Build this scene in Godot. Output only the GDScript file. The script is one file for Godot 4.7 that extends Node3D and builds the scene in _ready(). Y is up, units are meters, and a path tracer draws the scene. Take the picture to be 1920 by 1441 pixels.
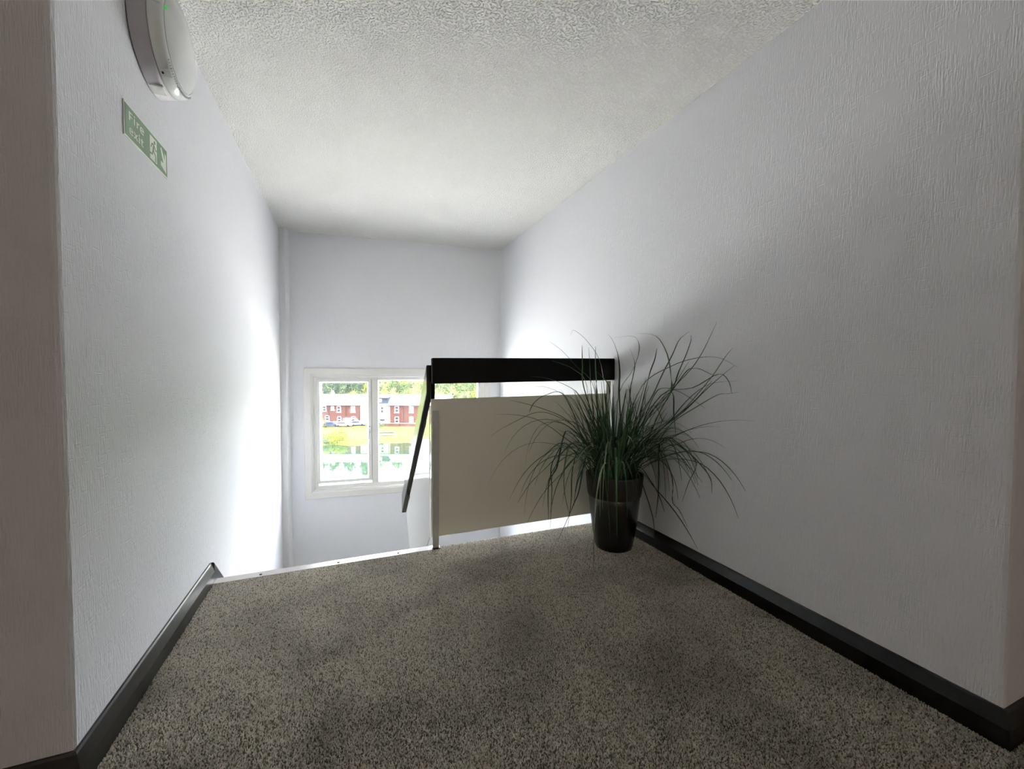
extends Node3D

const FAR_ORIGIN := Vector3(-0.551, 0.0, -4.715)
const FAR_TURN := -0.0882
const OUT_TURN := -0.3788
const CEIL := 2.432
const EYE := 1.03

var rng := RandomNumberGenerator.new()
var names := {}
var M := {}


func _ready() -> void:
	rng.seed = 7
	# ---- camera -------------------------------------------------------------
	var cam := Camera3D.new()
	cam.name = "camera"
	cam.basis = Basis.from_euler(Vector3(-0.0322, -0.3788, 0.0035), EULER_ORDER_YXZ)
	cam.position = Vector3(0, EYE, 0)
	cam.fov = rad_to_deg(2.0 * atan(720.5 / 769.06))
	cam.near = 0.03
	cam.far = 900.0
	add_child(cam)
	cam.current = true
	# ---- sky, exposure ------------------------------------------------------
	var sky_mat := ProceduralSkyMaterial.new()
	sky_mat.sky_top_color = Color(0.93, 0.96, 1.0)
	sky_mat.sky_horizon_color = Color(0.97, 0.98, 1.0)
	sky_mat.ground_bottom_color = Color(0.35, 0.36, 0.33)
	sky_mat.ground_horizon_color = Color(0.5, 0.5, 0.47)
	sky_mat.sky_energy_multiplier = 3.9
	sky_mat.ground_energy_multiplier = 3.0
	var sky := Sky.new()
	sky.sky_material = sky_mat
	var env := Environment.new()
	env.background_mode = Environment.BG_SKY
	env.sky = sky
	env.ambient_light_source = Environment.AMBIENT_SOURCE_SKY
	env.tonemap_mode = Environment.TONE_MAPPER_LINEAR
	env.tonemap_exposure = 1.42
	env.sdfgi_enabled = true
	env.ssao_enabled = true
	env.ssil_enabled = true
	var we := WorldEnvironment.new()
	we.name = "world_environment"
	we.environment = env
	add_child(we)
	var sun := DirectionalLight3D.new()
	sun.name = "sun"
	sun.light_energy = 7.6
	sun.light_color = Color(1.0, 0.97, 0.92)
	sun.light_angular_distance = 0.6
	sun.shadow_enabled = true
	sun.sky_mode = DirectionalLight3D.SKY_MODE_LIGHT_ONLY
	add_child(sun)
	sun.look_at_from_position(Vector3(-0.5, 1.0, 0.2) * 100.0, Vector3.ZERO, Vector3.UP)
	# ---- the place ----------------------------------------------------------
	materials()
	room()
	skirtings()
	far_window()
	stairs()
	balustrades()
	wall_lamp()
	fire_sign()
	hall_lamp()
	potted_grass()
	outside()


# ---------------------------------------------------------------- naming helpers
func numbered(called: String) -> String:
	if not names.has(called):
		names[called] = 0
		return called
	names[called] += 1
	return "%s_%03d" % [called, names[called]]


func tag(o: Node3D, label: String, category: String, group := "") -> Node3D:
	o.set_meta("label", label)
	o.set_meta("category", category)
	if group:
		o.set_meta("group", group)
	return o


func thing(called: String, at: Vector3, turn := 0.0) -> Node3D:
	var o := Node3D.new()
	o.name = numbered(called)
	add_child(o, true)
	o.position = at
	o.rotation.y = turn
	return o


func mesh_node(called: String, m: ArrayMesh, mat: Material, parent: Node3D = null) -> MeshInstance3D:
	var o := MeshInstance3D.new()
	o.mesh = m
	m.surface_set_material(0, mat)
	if parent == null:
		o.name = numbered(called)
		add_child(o, true)
	else:
		o.name = called
		parent.add_child(o, true)
	return o


func put(called: String, st: SurfaceTool, mat: Material, parent: Node3D = null) -> MeshInstance3D:
	return mesh_node(called, st.commit(), mat, parent)


func struct(called: String, st: SurfaceTool, mat: Material, label := "") -> MeshInstance3D:
	var o := put(called, st, mat)
	o.set_meta("kind", "structure")
	if label:
		o.set_meta("label", label)
	return o


func copy(o: Node3D) -> Node3D:
	var base := String(o.name).rstrip("0123456789").rstrip("_")
	var c: Node3D = o.duplicate()
	c.name = numbered(base)
	add_child(c, true)
	return c


# ---------------------------------------------------------------- shape helpers
func mb() -> SurfaceTool:
	var st := SurfaceTool.new()
	st.begin(Mesh.PRIMITIVE_TRIANGLES)
	return st


func tri(st: SurfaceTool, a: Vector3, b: Vector3, c: Vector3, n: Vector3) -> void:
	# Godot's front faces run clockwise
	if (b - a).cross(c - a).dot(n) > 0.0:
		var t := b
		b = c
		c = t
	for p in [a, b, c]:
		st.set_normal(n)
		st.set_uv(Vector2(p.x + p.z, p.y))
		st.add_vertex(p)


func flat(st: SurfaceTool, pts: Array, away_from: Vector3) -> void:
	var n: Vector3 = Vector3.ZERO
	for i in range(1, pts.size() - 1):
		n += (pts[i] - pts[0]).cross(pts[i + 1] - pts[0])
	if n.length() < 1e-14:
		return
	n = n.normalized()
	var mid := Vector3.ZERO
	for p in pts:
		mid += p
	mid /= pts.size()
	if n.dot(mid - away_from) < 0.0:
		n = -n
	for i in range(1, pts.size() - 1):
		tri(st, pts[0], pts[i], pts[i + 1], n)


func box(st: SurfaceTool, c: Vector3, s: Vector3, bevel := 0.0, bs := Basis.IDENTITY) -> void:
	var h := s * 0.5
	var b := minf(bevel, minf(h.x, minf(h.y, h.z)) * 0.95)
	for ax in 3:
		var u := (ax + 1) % 3
		var v := (ax + 2) % 3
		for sg in [-1.0, 1.0]:
			var q := []
			for k in [[-1, -1], [1, -1], [1, 1], [-1, 1]]:
				var p := Vector3.ZERO
				p[ax] = sg * h[ax]
				p[u] = k[0] * (h[u] - b)
				p[v] = k[1] * (h[v] - b)
				q.append(c + bs * p)
			flat(st, q, c)
	if b <= 0.0:
		return
	for ax in 3:
		var u := (ax + 1) % 3
		var v := (ax + 2) % 3
		for k in [[-1, -1], [1, -1], [1, 1], [-1, 1]]:
			var q := []
			for e in [[-1, 0], [1, 0], [1, 1], [-1, 1]]:
				var p := Vector3.ZERO
				p[ax] = e[0] * (h[ax] - b)
				p[u] = k[0] * (h[u] - (b if e[1] else 0.0))
				p[v] = k[1] * (h[v] - (0.0 if e[1] else b))
				q.append(c + bs * p)
			flat(st, q, c)
	for k in 8:
		var sx := 1.0 if k & 1 else -1.0
		var sy := 1.0 if k & 2 else -1.0
		var sz := 1.0 if k & 4 else -1.0
		flat(st, [c + bs * Vector3(sx * h.x, sy * (h.y - b), sz * (h.z - b)), c + bs * Vector3(sx * (h.x - b), sy * h.y, sz * (h.z - b)), c + bs * Vector3(sx * (h.x - b), sy * (h.y - b), sz * h.z)], c)


func span(st: SurfaceTool, a: Vector3, b: Vector3, bevel := 0.0) -> void:
	box(st, (a + b) * 0.5, (b - a).abs(), bevel)


# a polygon in the plane (u, v) from o, pushed along w, with a small chamfer on the first and last rim
func prism(st: SurfaceTool, poly: PackedVector2Array, o: Vector3, u: Vector3, v: Vector3, w: Vector3, bevel := 0.0) -> void:
	var n := poly.size()
	var ccw := not Geometry2D.is_polygon_clockwise(poly)
	var tris := Geometry2D.triangulate_polygon(poly)
	var inner := PackedVector2Array()
	for i in n:
		var a := poly[(i + n - 1) % n]
		var b := poly[i]
		var c := poly[(i + 1) % n]
		var d1 := (b - a).normalized()
		var d2 := (c - b).normalized()
		var n1 := Vector2(-d1.y, d1.x)
		var n2 := Vector2(-d2.y, d2.x)
		if not ccw:
			n1 = -n1
			n2 = -n2
		var m := n1 + n2
		inner.append(b + m * (bevel / maxf(0.35, m.dot(n1))))
	var wn := w.normalized()
	var at := func(p: Vector2, k: float) -> Vector3: return o + u * p.x + v * p.y + w * k
	var kb := bevel / w.length()
	for side in 2:
		var k := float(side)
		for i in range(0, tris.size(), 3):
			tri(st, at.call(inner[tris[i]], k), at.call(inner[tris[i + 1]], k), at.call(inner[tris[i + 2]], k), wn if side else -wn)
	for i in n:
		var j := (i + 1) % n
		var d := (poly[j] - poly[i]).normalized()
		var out2 := Vector2(d.y, -d.x)
		if not ccw:
			out2 = -out2
		var out3 := (u * out2.x + v * out2.y).normalized()
		var q := [at.call(poly[i], kb), at.call(poly[j], kb), at.call(poly[j], 1.0 - kb), at.call(poly[i], 1.0 - kb)]
		tri(st, q[0], q[1], q[2], out3)
		tri(st, q[0], q[2], q[3], out3)
		if bevel > 0.0:
			for side in 2:
				var k := float(side)
				var kk := kb if side == 0 else 1.0 - kb
				var nn := (out3 + (wn if side else -wn)).normalized()
				tri(st, at.call(inner[i], k), at.call(inner[j], k), at.call(poly[j], kk), nn)
				tri(st, at.call(inner[i], k), at.call(poly[j], kk), at.call(poly[i], kk), nn)


# mitred rectangular frame: profile points are (inset from the outer edge, height along z)
func ring(st: SurfaceTool, x0: float, y0: float, x1: float, y1: float, profile: Array) -> void:
	var mid := Vector2.ZERO
	for p in profile:
		mid += p
	mid /= profile.size()
	var corner := func(p: Vector2, k: int) -> Vector3:
		match k % 4:
			0: return Vector3(x0 + p.x, y0 + p.x, p.y)
			1: return Vector3(x1 - p.x, y0 + p.x, p.y)
			2: return Vector3(x1 - p.x, y1 - p.x, p.y)
		return Vector3(x0 + p.x, y1 - p.x, p.y)
	for k in 4:
		var core: Vector3 = (corner.call(mid, k) + corner.call(mid, k + 1)) * 0.5
		for i in profile.size():
			var a: Vector2 = profile[i]
			var b: Vector2 = profile[(i + 1) % profile.size()]
			flat(st, [corner.call(a, k), corner.call(a, k + 1), corner.call(b, k + 1), corner.call(b, k)], core)


# profile of (radius, height) turned about an axis; smooth within each run of points
func lathe(st: SurfaceTool, profile: Array, o: Vector3, axis: Vector3, seg := 48, crease := 0.6) -> void:
	var e1 := axis.cross(Vector3(0.31, 0.17, 0.93)).normalized()
	var e2 := axis.cross(e1).normalized()
	var normals := []
	for i in profile.size() - 1:
		var d: Vector2 = (profile[i + 1] - profile[i]).normalized()
		normals.append(Vector2(d.y, -d.x))
	for i in profile.size() - 1:
		var a: Vector2 = profile[i]
		var b: Vector2 = profile[i + 1]
		var na: Vector2 = normals[i]
		var nb: Vector2 = normals[i]
		if i > 0 and normals[i - 1].dot(normals[i]) > crease:
			na = (normals[i - 1] + normals[i]).normalized()
		if i < profile.size() - 2 and normals[i + 1].dot(normals[i]) > crease:
			nb = (normals[i + 1] + normals[i]).normalized()
		for k in seg:
			var t0 := TAU * k / seg
			var t1 := TAU * (k + 1) / seg
			var r0 := e1 * cos(t0) + e2 * sin(t0)
			var r1 := e1 * cos(t1) + e2 * sin(t1)
			var vs := [[a, r0, na], [a, r1, na], [b, r1, nb], [b, r0, nb]]
			for f in [[0, 1, 2], [0, 2, 3]]:
				var P := []
				var N := []
				for idx in f:
					var w: Array = vs[idx]
					P.append(o + w[1] * w[0].x + axis * w[0].y)
					N.append((w[1] * w[2].x + axis * w[2].y).normalized())
				var g: Vector3 = (P[1] - P[0]).cross(P[2] - P[0])
				if g.length() < 1e-13:
					continue
				var order := [0, 1, 2]
				if g.dot(N[0] + N[1] + N[2]) > 0.0:
					order = [0, 2, 1]
				for q in order:
					st.set_normal(N[q])
					st.set_uv(Vector2(t0 / TAU, P[q].dot(axis)))
					st.add_vertex(P[q])


func tube(st: SurfaceTool, pts: Array, radii: Array, seg := 8) -> void:
	var rings := []
	for i in pts.size():
		var d: Vector3 = (pts[mini(i + 1, pts.size() - 1)] - pts[maxi(i - 1, 0)]).normalized()
		var e1 := d.cross(Vector3(0.12, 0.21, 0.97) if absf(d.z) < 0.9 else Vector3.UP).normalized()
		var e2 := d.cross(e1)
		var r := []
		for k in seg:
			var t := TAU * k / seg
			r.append([pts[i] + (e1 * cos(t) + e2 * sin(t)) * float(radii[i]), e1 * cos(t) + e2 * sin(t)])
		rings.append(r)
	for i in pts.size() - 1:
		for k in seg:
			var q := [rings[i][k], rings[i][(k + 1) % seg], rings[i + 1][(k + 1) % seg], rings[i + 1][k]]
			for f in [[0, 1, 2], [0, 2, 3]]:
				var g: Vector3 = (q[f[1]][0] - q[f[0]][0]).cross(q[f[2]][0] - q[f[0]][0])
				var order: Array = f
				if g.dot(q[f[0]][1]) > 0.0:
					order = [f[0], f[2], f[1]]
				for idx in order:
					st.set_normal(q[idx][1])
					st.set_uv(Vector2(0, 0))
					st.add_vertex(q[idx][0])
	for e in [0, pts.size() - 1]:
		var cap := []
		for k in seg:
			cap.append(rings[e][k][0])
		flat(st, cap, pts[1] if e == 0 else pts[pts.size() - 2])


# skirting board: profile of (out, up) from a to b along the wall foot, ends slid along by their own out-distance
func board(st: SurfaceTool, profile: Array, a: Vector3, b: Vector3, out: Vector3, slide_a := 0.0, slide_b := 0.0) -> void:
	var d := (b - a).normalized()
	var pa := []
	var pb := []
	var mid := Vector3.ZERO
	for p in profile:
		pa.append(a + out * p.x + Vector3.UP * p.y + d * slide_a * p.x)
		pb.append(b + out * p.x + Vector3.UP * p.y + d * slide_b * p.x)
		mid += pa[-1] + pb[-1]
	mid /= 2.0 * profile.size()
	for i in profile.size():
		var j := (i + 1) % profile.size()
		flat(st, [pa[i], pa[j], pb[j], pb[i]], mid)
	flat(st, pa, mid)
	flat(st, pb, mid)


# ---------------------------------------------------------------- materials
func plain(c: Color, rough := 0.8, metal := 0.0, spec := 0.5) -> StandardMaterial3D:
	var m := StandardMaterial3D.new()
	m.albedo_color = c
	m.roughness = rough
	m.metallic = metal
	m.metallic_specular = spec
	return m


func world_map(m: StandardMaterial3D, tile: float) -> void:
	m.uv1_triplanar = true
	m.uv1_world_triplanar = true
	m.uv1_scale = Vector3.ONE / tile
	m.uv1_triplanar_sharpness = 8.0


func grey_texture(h: PackedFloat32Array, n: int) -> ImageTexture:
	var b := PackedByteArray()
	b.resize(n * n)
	for i in n * n:
		b[i] = int(clampf(h[i], 0.0, 1.0) * 255.0)
	return ImageTexture.create_from_image(Image.create_from_data(n, n, false, Image.FORMAT_L8, b))


# embossed wallpaper: short upright dents and ridges that thin out in patches
func wallpaper_relief(n: int, count: int) -> ImageTexture:
	var h := PackedFloat32Array()
	h.resize(n * n)
	h.fill(0.55)
	var patch := FastNoiseLite.new()
	patch.seed = 4
	patch.frequency = 0.006
	for s in count:
		var cx := rng.randi() % n
		var cy := rng.randi() % n
		var dense := patch.get_noise_2d(absf(cx - n * 0.5), absf(cy - n * 0.5))
		var lying := rng.randf() < 0.06
		if rng.randf() > 0.55 + dense * 1.2:
			continue
		var length := rng.randi_range(6, 26)
		var wide := rng.randf_range(0.8, 1.7)
		var amp := -rng.randf_range(0.15, 0.5) if rng.randf() < 0.62 else rng.randf_range(0.08, 0.3)
		for j in range(-length, length + 1):
			var fade := 1.0 - pow(absf(j) / (length + 1.0), 3.0)
			for i in range(-4, 5):
				var g := exp(-(i * i) / (wide * wide)) * amp * fade
				var px := posmod(cx + (j if lying else i), n)
				var py := posmod(cy + (i if lying else j), n)
				h[py * n + px] += g
	return grey_texture(h, n)


# cut-pile carpet: jittered tufts, each with its own tone and dome
func carpet_textures(n: int, cells: int) -> Array:
	var h := PackedFloat32Array()
	h.resize(n * n)
	h.fill(0.0)
	var col := PackedByteArray()
	col.resize(n * n * 3)
	for i in n * n:
		col[i * 3] = 62
		col[i * 3 + 1] = 60
		col[i * 3 + 2] = 50
	var step := float(n) / cells
	var tones := [Color8(150, 146, 130), Color8(196, 192, 176), Color8(104, 98, 84), Color8(228, 225, 212), Color8(78, 72, 60), Color8(166, 158, 140), Color8(130, 128, 114)]
	for cyi in cells:
		for cxi in cells:
			var cx := (cxi + rng.randf_range(0.0, 1.0)) * step
			var cy := (cyi + rng.randf_range(0.0, 1.0)) * step
			var c: Color = tones[rng.randi() % tones.size()]
			var r := step * rng.randf_range(0.55, 0.85)
			var top := rng.randf_range(0.55, 1.0)
			var ri := int(ceil(r))
			for j in range(-ri, ri + 1):
				for i in range(-ri, ri + 1):
					var d := (i * i + j * j) / (r * r)
					if d >= 1.0:
						continue
					var k := posmod(int(cy) + j, n) * n + posmod(int(cx) + i, n)
					var v := top * (1.0 - 0.75 * d)
					if v > h[k]:
						h[k] = v
						col[k * 3] = c.r8
						col[k * 3 + 1] = c.g8
						col[k * 3 + 2] = c.b8
	var tex := ImageTexture.create_from_image(Image.create_from_data(n, n, false, Image.FORMAT_RGB8, col))
	return [tex, grey_texture(h, n)]


func noise_tex(size: int, freq: float, kind: int, octaves: int, lo: Color, hi: Color, from := 0.0, to := 1.0, sd := 1) -> NoiseTexture2D:
	var f := FastNoiseLite.new()
	f.noise_type = kind
	f.frequency = freq
	f.fractal_octaves = octaves
	f.seed = sd
	var g := Gradient.new()
	g.offsets = PackedFloat32Array([from, to])
	g.colors = PackedColorArray([lo, hi])
	var t := NoiseTexture2D.new()
	t.width = size
	t.height = size
	t.seamless = true
	t.noise = f
	t.color_ramp = g
	return t


func materials() -> void:
	var relief := wallpaper_relief(1024, 24000)
	var wall := plain(Color(0.92, 0.923, 0.936), 0.62, 0.0, 0.4)
	world_map(wall, 0.85)
	wall.heightmap_enabled = true
	wall.heightmap_texture = relief
	wall.heightmap_scale = 0.13
	M.wall = wall
	var ceiling := plain(Color(0.965, 0.96, 0.945), 0.85, 0.0, 0.3)
	world_map(ceiling, 0.9)
	ceiling.heightmap_enabled = true
	ceiling.heightmap_texture = noise_tex(1024, 0.062, FastNoiseLite.TYPE_SIMPLEX, 2, Color.BLACK, Color.WHITE, 0.2, 0.5, 3)
	ceiling.heightmap_scale = 0.6
	M.ceiling = ceiling
	M.board_paint = plain(Color(0.92, 0.92, 0.925), 0.5)
	var ct := carpet_textures(1024, 250)
	var carpet := plain(Color(1.0, 0.98, 0.93), 0.55, 0.0, 0.9)
	carpet.rim_enabled = true
	carpet.rim = 1.0
	carpet.rim_tint = 0.4
	world_map(carpet, 1.02)
	carpet.albedo_texture = ct[0]
	carpet.heightmap_enabled = true
	carpet.heightmap_texture = ct[1]
	carpet.heightmap_scale = 0.45
	M.carpet = carpet
	carpet.uv2_triplanar = true
	carpet.uv2_world_triplanar = true
	carpet.uv2_scale = Vector3.ONE / 1.7
	carpet.detail_enabled = true
	carpet.detail_uv_layer = BaseMaterial3D.DETAIL_UV_2
	carpet.detail_blend_mode = BaseMaterial3D.BLEND_MODE_MUL
	carpet.detail_albedo = noise_tex(512, 0.018, FastNoiseLite.TYPE_SIMPLEX, 4, Color(0.74, 0.71, 0.66), Color(1, 1, 1), 0.3, 0.62, 12)
	var pile := plain(Color(1.0, 0.98, 0.94), 0.85, 0.0, 0.3)
	pile.vertex_color_use_as_albedo = true
	pile.cull_mode = BaseMaterial3D.CULL_DISABLED
	pile.backlight_enabled = true
	pile.backlight = Color(0.9, 0.9, 0.9)
	pile.rim_enabled = true
	pile.rim = 1.0
	M.pile = pile
	var wood := plain(Color(0.085, 0.075, 0.07), 0.32, 0.0, 0.5)
	world_map(wood, 0.5)
	wood.albedo_texture = noise_tex(512, 0.02, FastNoiseLite.TYPE_SIMPLEX, 4, Color(0.6, 0.58, 0.55), Color(1, 1, 1), 0.2, 0.8, 8)
	M.wood = wood
	M.black_wood = plain(Color(0.035, 0.036, 0.04), 0.4, 0.0, 0.3)
	M.gloss_wood = plain(Color(0.05, 0.05, 0.052), 0.2, 0.0, 0.6)
	M.panel = plain(Color(0.96, 0.955, 0.885), 0.3)
	M.panel_gloss = plain(Color(0.86, 0.86, 0.84), 0.12, 0.0, 0.7)
	M.alu = plain(Color(0.72, 0.7, 0.68), 0.34, 0.9)
	M.steel = plain(Color(0.78, 0.775, 0.74), 0.3)
	M.screw = plain(Color(0.12, 0.11, 0.1), 0.5, 0.5)
	M.upvc = plain(Color(0.9, 0.895, 0.875), 0.3)
	M.trim = plain(Color(0.91, 0.9, 0.885), 0.4)
	M.gasket = plain(Color(0.1, 0.1, 0.1), 0.6)
	M.handle = plain(Color(0.62, 0.62, 0.62), 0.35, 0.5)
	var glass := plain(Color(1, 1, 1, 0.04), 0.0)
	glass.transparency = BaseMaterial3D.TRANSPARENCY_ALPHA
	M.glass = glass
	M.lamp_base = plain(Color(0.78, 0.76, 0.77), 0.45)
	M.lamp_lens = plain(Color(0.9, 0.91, 0.9), 0.18)
	M.green_led = plain(Color(0.35, 0.85, 0.4), 0.2)
	M.green_led.emission_enabled = true
	M.green_led.emission = Color(0.3, 0.9, 0.4)
	M.green_led.emission_energy_multiplier = 0.25
	M.sign_white = plain(Color8(232, 236, 222), 0.5)
	M.sign_green = plain(Color8(116, 146, 114), 0.45)
	M.pot = plain(Color(0.05, 0.045, 0.045), 0.24, 0.0, 0.75)
	M.pot_collar = plain(Color(0.15, 0.13, 0.115), 0.6)
	M.soil = plain(Color(0.08, 0.065, 0.05), 0.95)
	M.leaf = []
	for c in [Color8(48, 84, 52), Color8(62, 100, 62), Color8(40, 66, 44), Color8(92, 126, 86), Color8(116, 132, 100), Color8(46, 76, 46)]:
		var lm := plain(c, 0.4)
		lm.cull_mode = BaseMaterial3D.CULL_DISABLED
		M.leaf.append(lm)
	M.plain_white = plain(Color(0.9, 0.9, 0.88), 0.6)


# ---------------------------------------------------------------- room shell
func room() -> void:
	var st := mb()
	prism(st, PackedVector2Array([Vector2(-0.632, -2.36), Vector2(1.667, -2.36), Vector2(1.68, -0.524), Vector2(3.0, -0.524), Vector2(3.0, 6.0), Vector2(-2.2, 6.0), Vector2(-2.2, -1.3), Vector2(-0.632, -1.3)]), Vector3(0, -0.22, 0), Vector3.RIGHT, Vector3.BACK, Vector3.UP * 0.22)
	var fl := struct("floor", st, M.carpet, "speckled beige cut-pile carpet on the stair landing")
	carpet_pile(fl)
	st = mb()
	span(st, Vector3(-2.4, CEIL, -5.2), Vector3(3.2, CEIL + 0.18, 6.2))
	struct("ceiling", st, M.ceiling, "white stippled ceiling over the landing and stairwell")
	# left wall: the stairwell side and the return that faces the hall
	st = mb()
	var b := 0.012
	prism(st, PackedVector2Array([Vector2(-0.632, -4.95), Vector2(-0.632, -1.3 - b), Vector2(-0.632 - b * 0.3, -1.3 - b * 0.3), Vector2(-0.632 - b, -1.3), Vector2(-2.4, -1.3), Vector2(-2.4, -1.5), Vector2(-0.82, -1.5), Vector2(-0.82, -4.95)]), Vector3(0, -3.0, 0), Vector3.RIGHT, Vector3.BACK, Vector3.UP * (3.0 + CEIL))
	struct("wall_left", st, M.wall, "left stairwell wall in embossed pale grey paper")
	st = mb()
	prism(st, PackedVector2Array([Vector2(1.648, -4.95), Vector2(1.68, -0.524 - b), Vector2(1.68 + b * 0.3, -0.524 - b * 0.3), Vector2(1.68 + b, -0.524), Vector2(3.2, -0.524), Vector2(3.2, -0.72), Vector2(1.86, -0.72), Vector2(1.86, -4.95)]), Vector3(0, -3.0, 0), Vector3.RIGHT, Vector3.BACK, Vector3.UP * (3.0 + CEIL))
	struct("wall_right", st, M.wall, "right stairwell wall in embossed pale grey paper")
	# far wall with the window opening, turned a little
	st = mb()
	var bs := Basis(Vector3.UP, FAR_TURN)
	var x0 := -0.081
	var x1 := 2.212
	for q in [[x0, -3.0, 0.197, CEIL], [2.001, -3.0, x1, CEIL], [0.197, -3.0, 2.001, -0.232], [0.197, 0.982, 2.001, CEIL]]:
		box(st, FAR_ORIGIN + bs * Vector3((q[0] + q[2]) * 0.5, (q[1] + q[3]) * 0.5, -0.15), Vector3(q[2] - q[0], q[3] - q[1], 0.3), 0.0, bs)
	struct("wall_far", st, M.wall, "far stairwell wall that holds the window")
	st = mb()
	prism(st, PackedVector2Array([Vector2(-0.632, -4.629), Vector2(-0.576, -4.624), Vector2(-0.552, -4.714), Vector2(-0.632, -4.706)]), Vector3(0, -1.4, 0), Vector3.RIGHT, Vector3.BACK, Vector3.UP * (1.4 + CEIL))
	var t := struct("trim_1", st, M.board_paint, "narrow boxed-in pipe casing up the far left corner")
	# hall behind the camera, closed
	st = mb()
	span(st, Vector3(-2.4, 0.0, 6.0), Vector3(3.2, CEIL, 6.2))
	struct("wall_back", st, M.wall)
	st = mb()
	span(st, Vector3(-2.4, 0.0, -1.3), Vector3(-2.2, CEIL, 6.0))
	struct("wall_hall_left", st, M.wall)
	st = mb()
	span(st, Vector3(3.0, 0.0, -0.524), Vector3(3.2, CEIL, 6.0))
	struct("wall_hall_right", st, M.wall)


# the pile itself: a quarter of a million tufts on the part of the landing in view
func carpet_pile(floor_node: Node3D) -> void:
	var st := mb()
	for k in 2:
		var a := PI * 0.5 * k + 0.3
		var e := Vector3(cos(a), 0, sin(a))
		var n := Vector3(-sin(a), 0.15, cos(a)).normalized()
		var lean := Vector3(0.0012, 0, 0.0006)
		var q := [-e * 0.0016, e * 0.0016, e * 0.0024 + Vector3.UP * 0.005 + lean * 0.5, -e * 0.0024 + Vector3.UP * 0.005 + lean * 0.5, e * 0.001 + Vector3.UP * 0.0095 + lean, -e * 0.001 + Vector3.UP * 0.0095 + lean]
		tri(st, q[0], q[1], q[2], n)
		tri(st, q[0], q[2], q[3], n)
		tri(st, q[3], q[2], q[4], n)
		tri(st, q[3], q[4], q[5], n)
	var tuft := st.commit()
	tuft.surface_set_material(0, M.pile)
	var tones := [Color8(236, 236, 232), Color8(248, 248, 246), Color8(206, 205, 200), Color8(254, 254, 253), Color8(142, 139, 132), Color8(238, 237, 233), Color8(222, 222, 218)]
	var buf := PackedFloat32Array()
	var pitch := 0.0039
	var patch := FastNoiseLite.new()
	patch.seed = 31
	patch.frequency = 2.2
	patch.fractal_octaves = 3
	var z := -0.3
	while z > -2.356:
		var x0 := -0.61 if z < -1.28 else -1.0
		var x1 := 1.655 if z < -0.5 else 2.1
		var x := x0
		while x < x1:
			var px := x + rng.randf_range(-0.5, 0.5) * pitch
			var pz := z + rng.randf_range(-0.5, 0.5) * pitch
			x += pitch
			if pz < -2.327 and px < 0.49:
				continue
			var a := rng.randf() * TAU
			var h := rng.randf_range(0.62, 0.85)
			var w := rng.randf_range(0.62, 0.98)
			var bend := rng.randf_range(-0.35, 0.35)
			var bend2 := rng.randf_range(-0.35, 0.35)
			var c: Color = tones[rng.randi() % 7]
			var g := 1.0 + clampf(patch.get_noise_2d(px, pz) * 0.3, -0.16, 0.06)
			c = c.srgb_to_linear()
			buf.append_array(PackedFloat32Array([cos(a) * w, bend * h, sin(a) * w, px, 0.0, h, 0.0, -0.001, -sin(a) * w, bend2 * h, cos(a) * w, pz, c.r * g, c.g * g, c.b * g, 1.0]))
		z -= pitch
	var mm := MultiMesh.new()
	mm.transform_format = MultiMesh.TRANSFORM_3D
	mm.use_colors = true
	mm.mesh = tuft
	mm.instance_count = buf.size() / 16
	mm.buffer = buf
	var o := MultiMeshInstance3D.new()
	o.name = "carpet_pile"
	o.multimesh = mm
	o.set_meta("kind", "stuff")
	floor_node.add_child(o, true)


func skirtings() -> void:
	var prof := [Vector2(0, 0), Vector2(0.02, 0), Vector2(0.02, 0.056), Vector2(0.009, 0.094), Vector2(0.006, 0.1), Vector2(0, 0.1)]
	var st := mb()
	board(st, prof, Vector3(-0.632, 0, -1.3), Vector3(-0.632, 0, -2.352), Vector3.RIGHT, -1.0, 0.0)
	board(st, prof, Vector3(-0.632, 0, -1.3), Vector3(-2.2, 0, -1.3), Vector3.BACK, -1.0, 0.0)
	struct("baseboard_left", st, M.wood, "dark stained skirting board along the left wall")
	st = mb()
	var ro := Vector3(-1, 0, 0.007).normalized()
	board(st, prof, Vector3(1.68, 0, -0.524), Vector3(1.667, 0, -2.36), ro, -1.0, 0.0)
	board(st, prof, Vector3(1.68, 0, -0.524), Vector3(3.0, 0, -0.524), Vector3.BACK, -1.0, 0.0)
	struct("baseboard_right", st, M.wood, "dark stained skirting board along the right wall")
	# the sloping skirting beside the stairs
	st = mb()
	prism(st, PackedVector2Array([Vector2(-2.355, 0.1), Vector2(-3.86, 0.1 - 1.505 * 0.93), Vector2(-3.86, -0.1 - 1.505 * 0.93), Vector2(-2.355, -0.24)]), Vector3(-0.632, 0, 0), Vector3.BACK, Vector3.UP, Vector3.RIGHT * 0.018, 0.003)
	struct("baseboard_stair", st, M.wood, "dark skirting sloping down beside the stairs")


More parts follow.
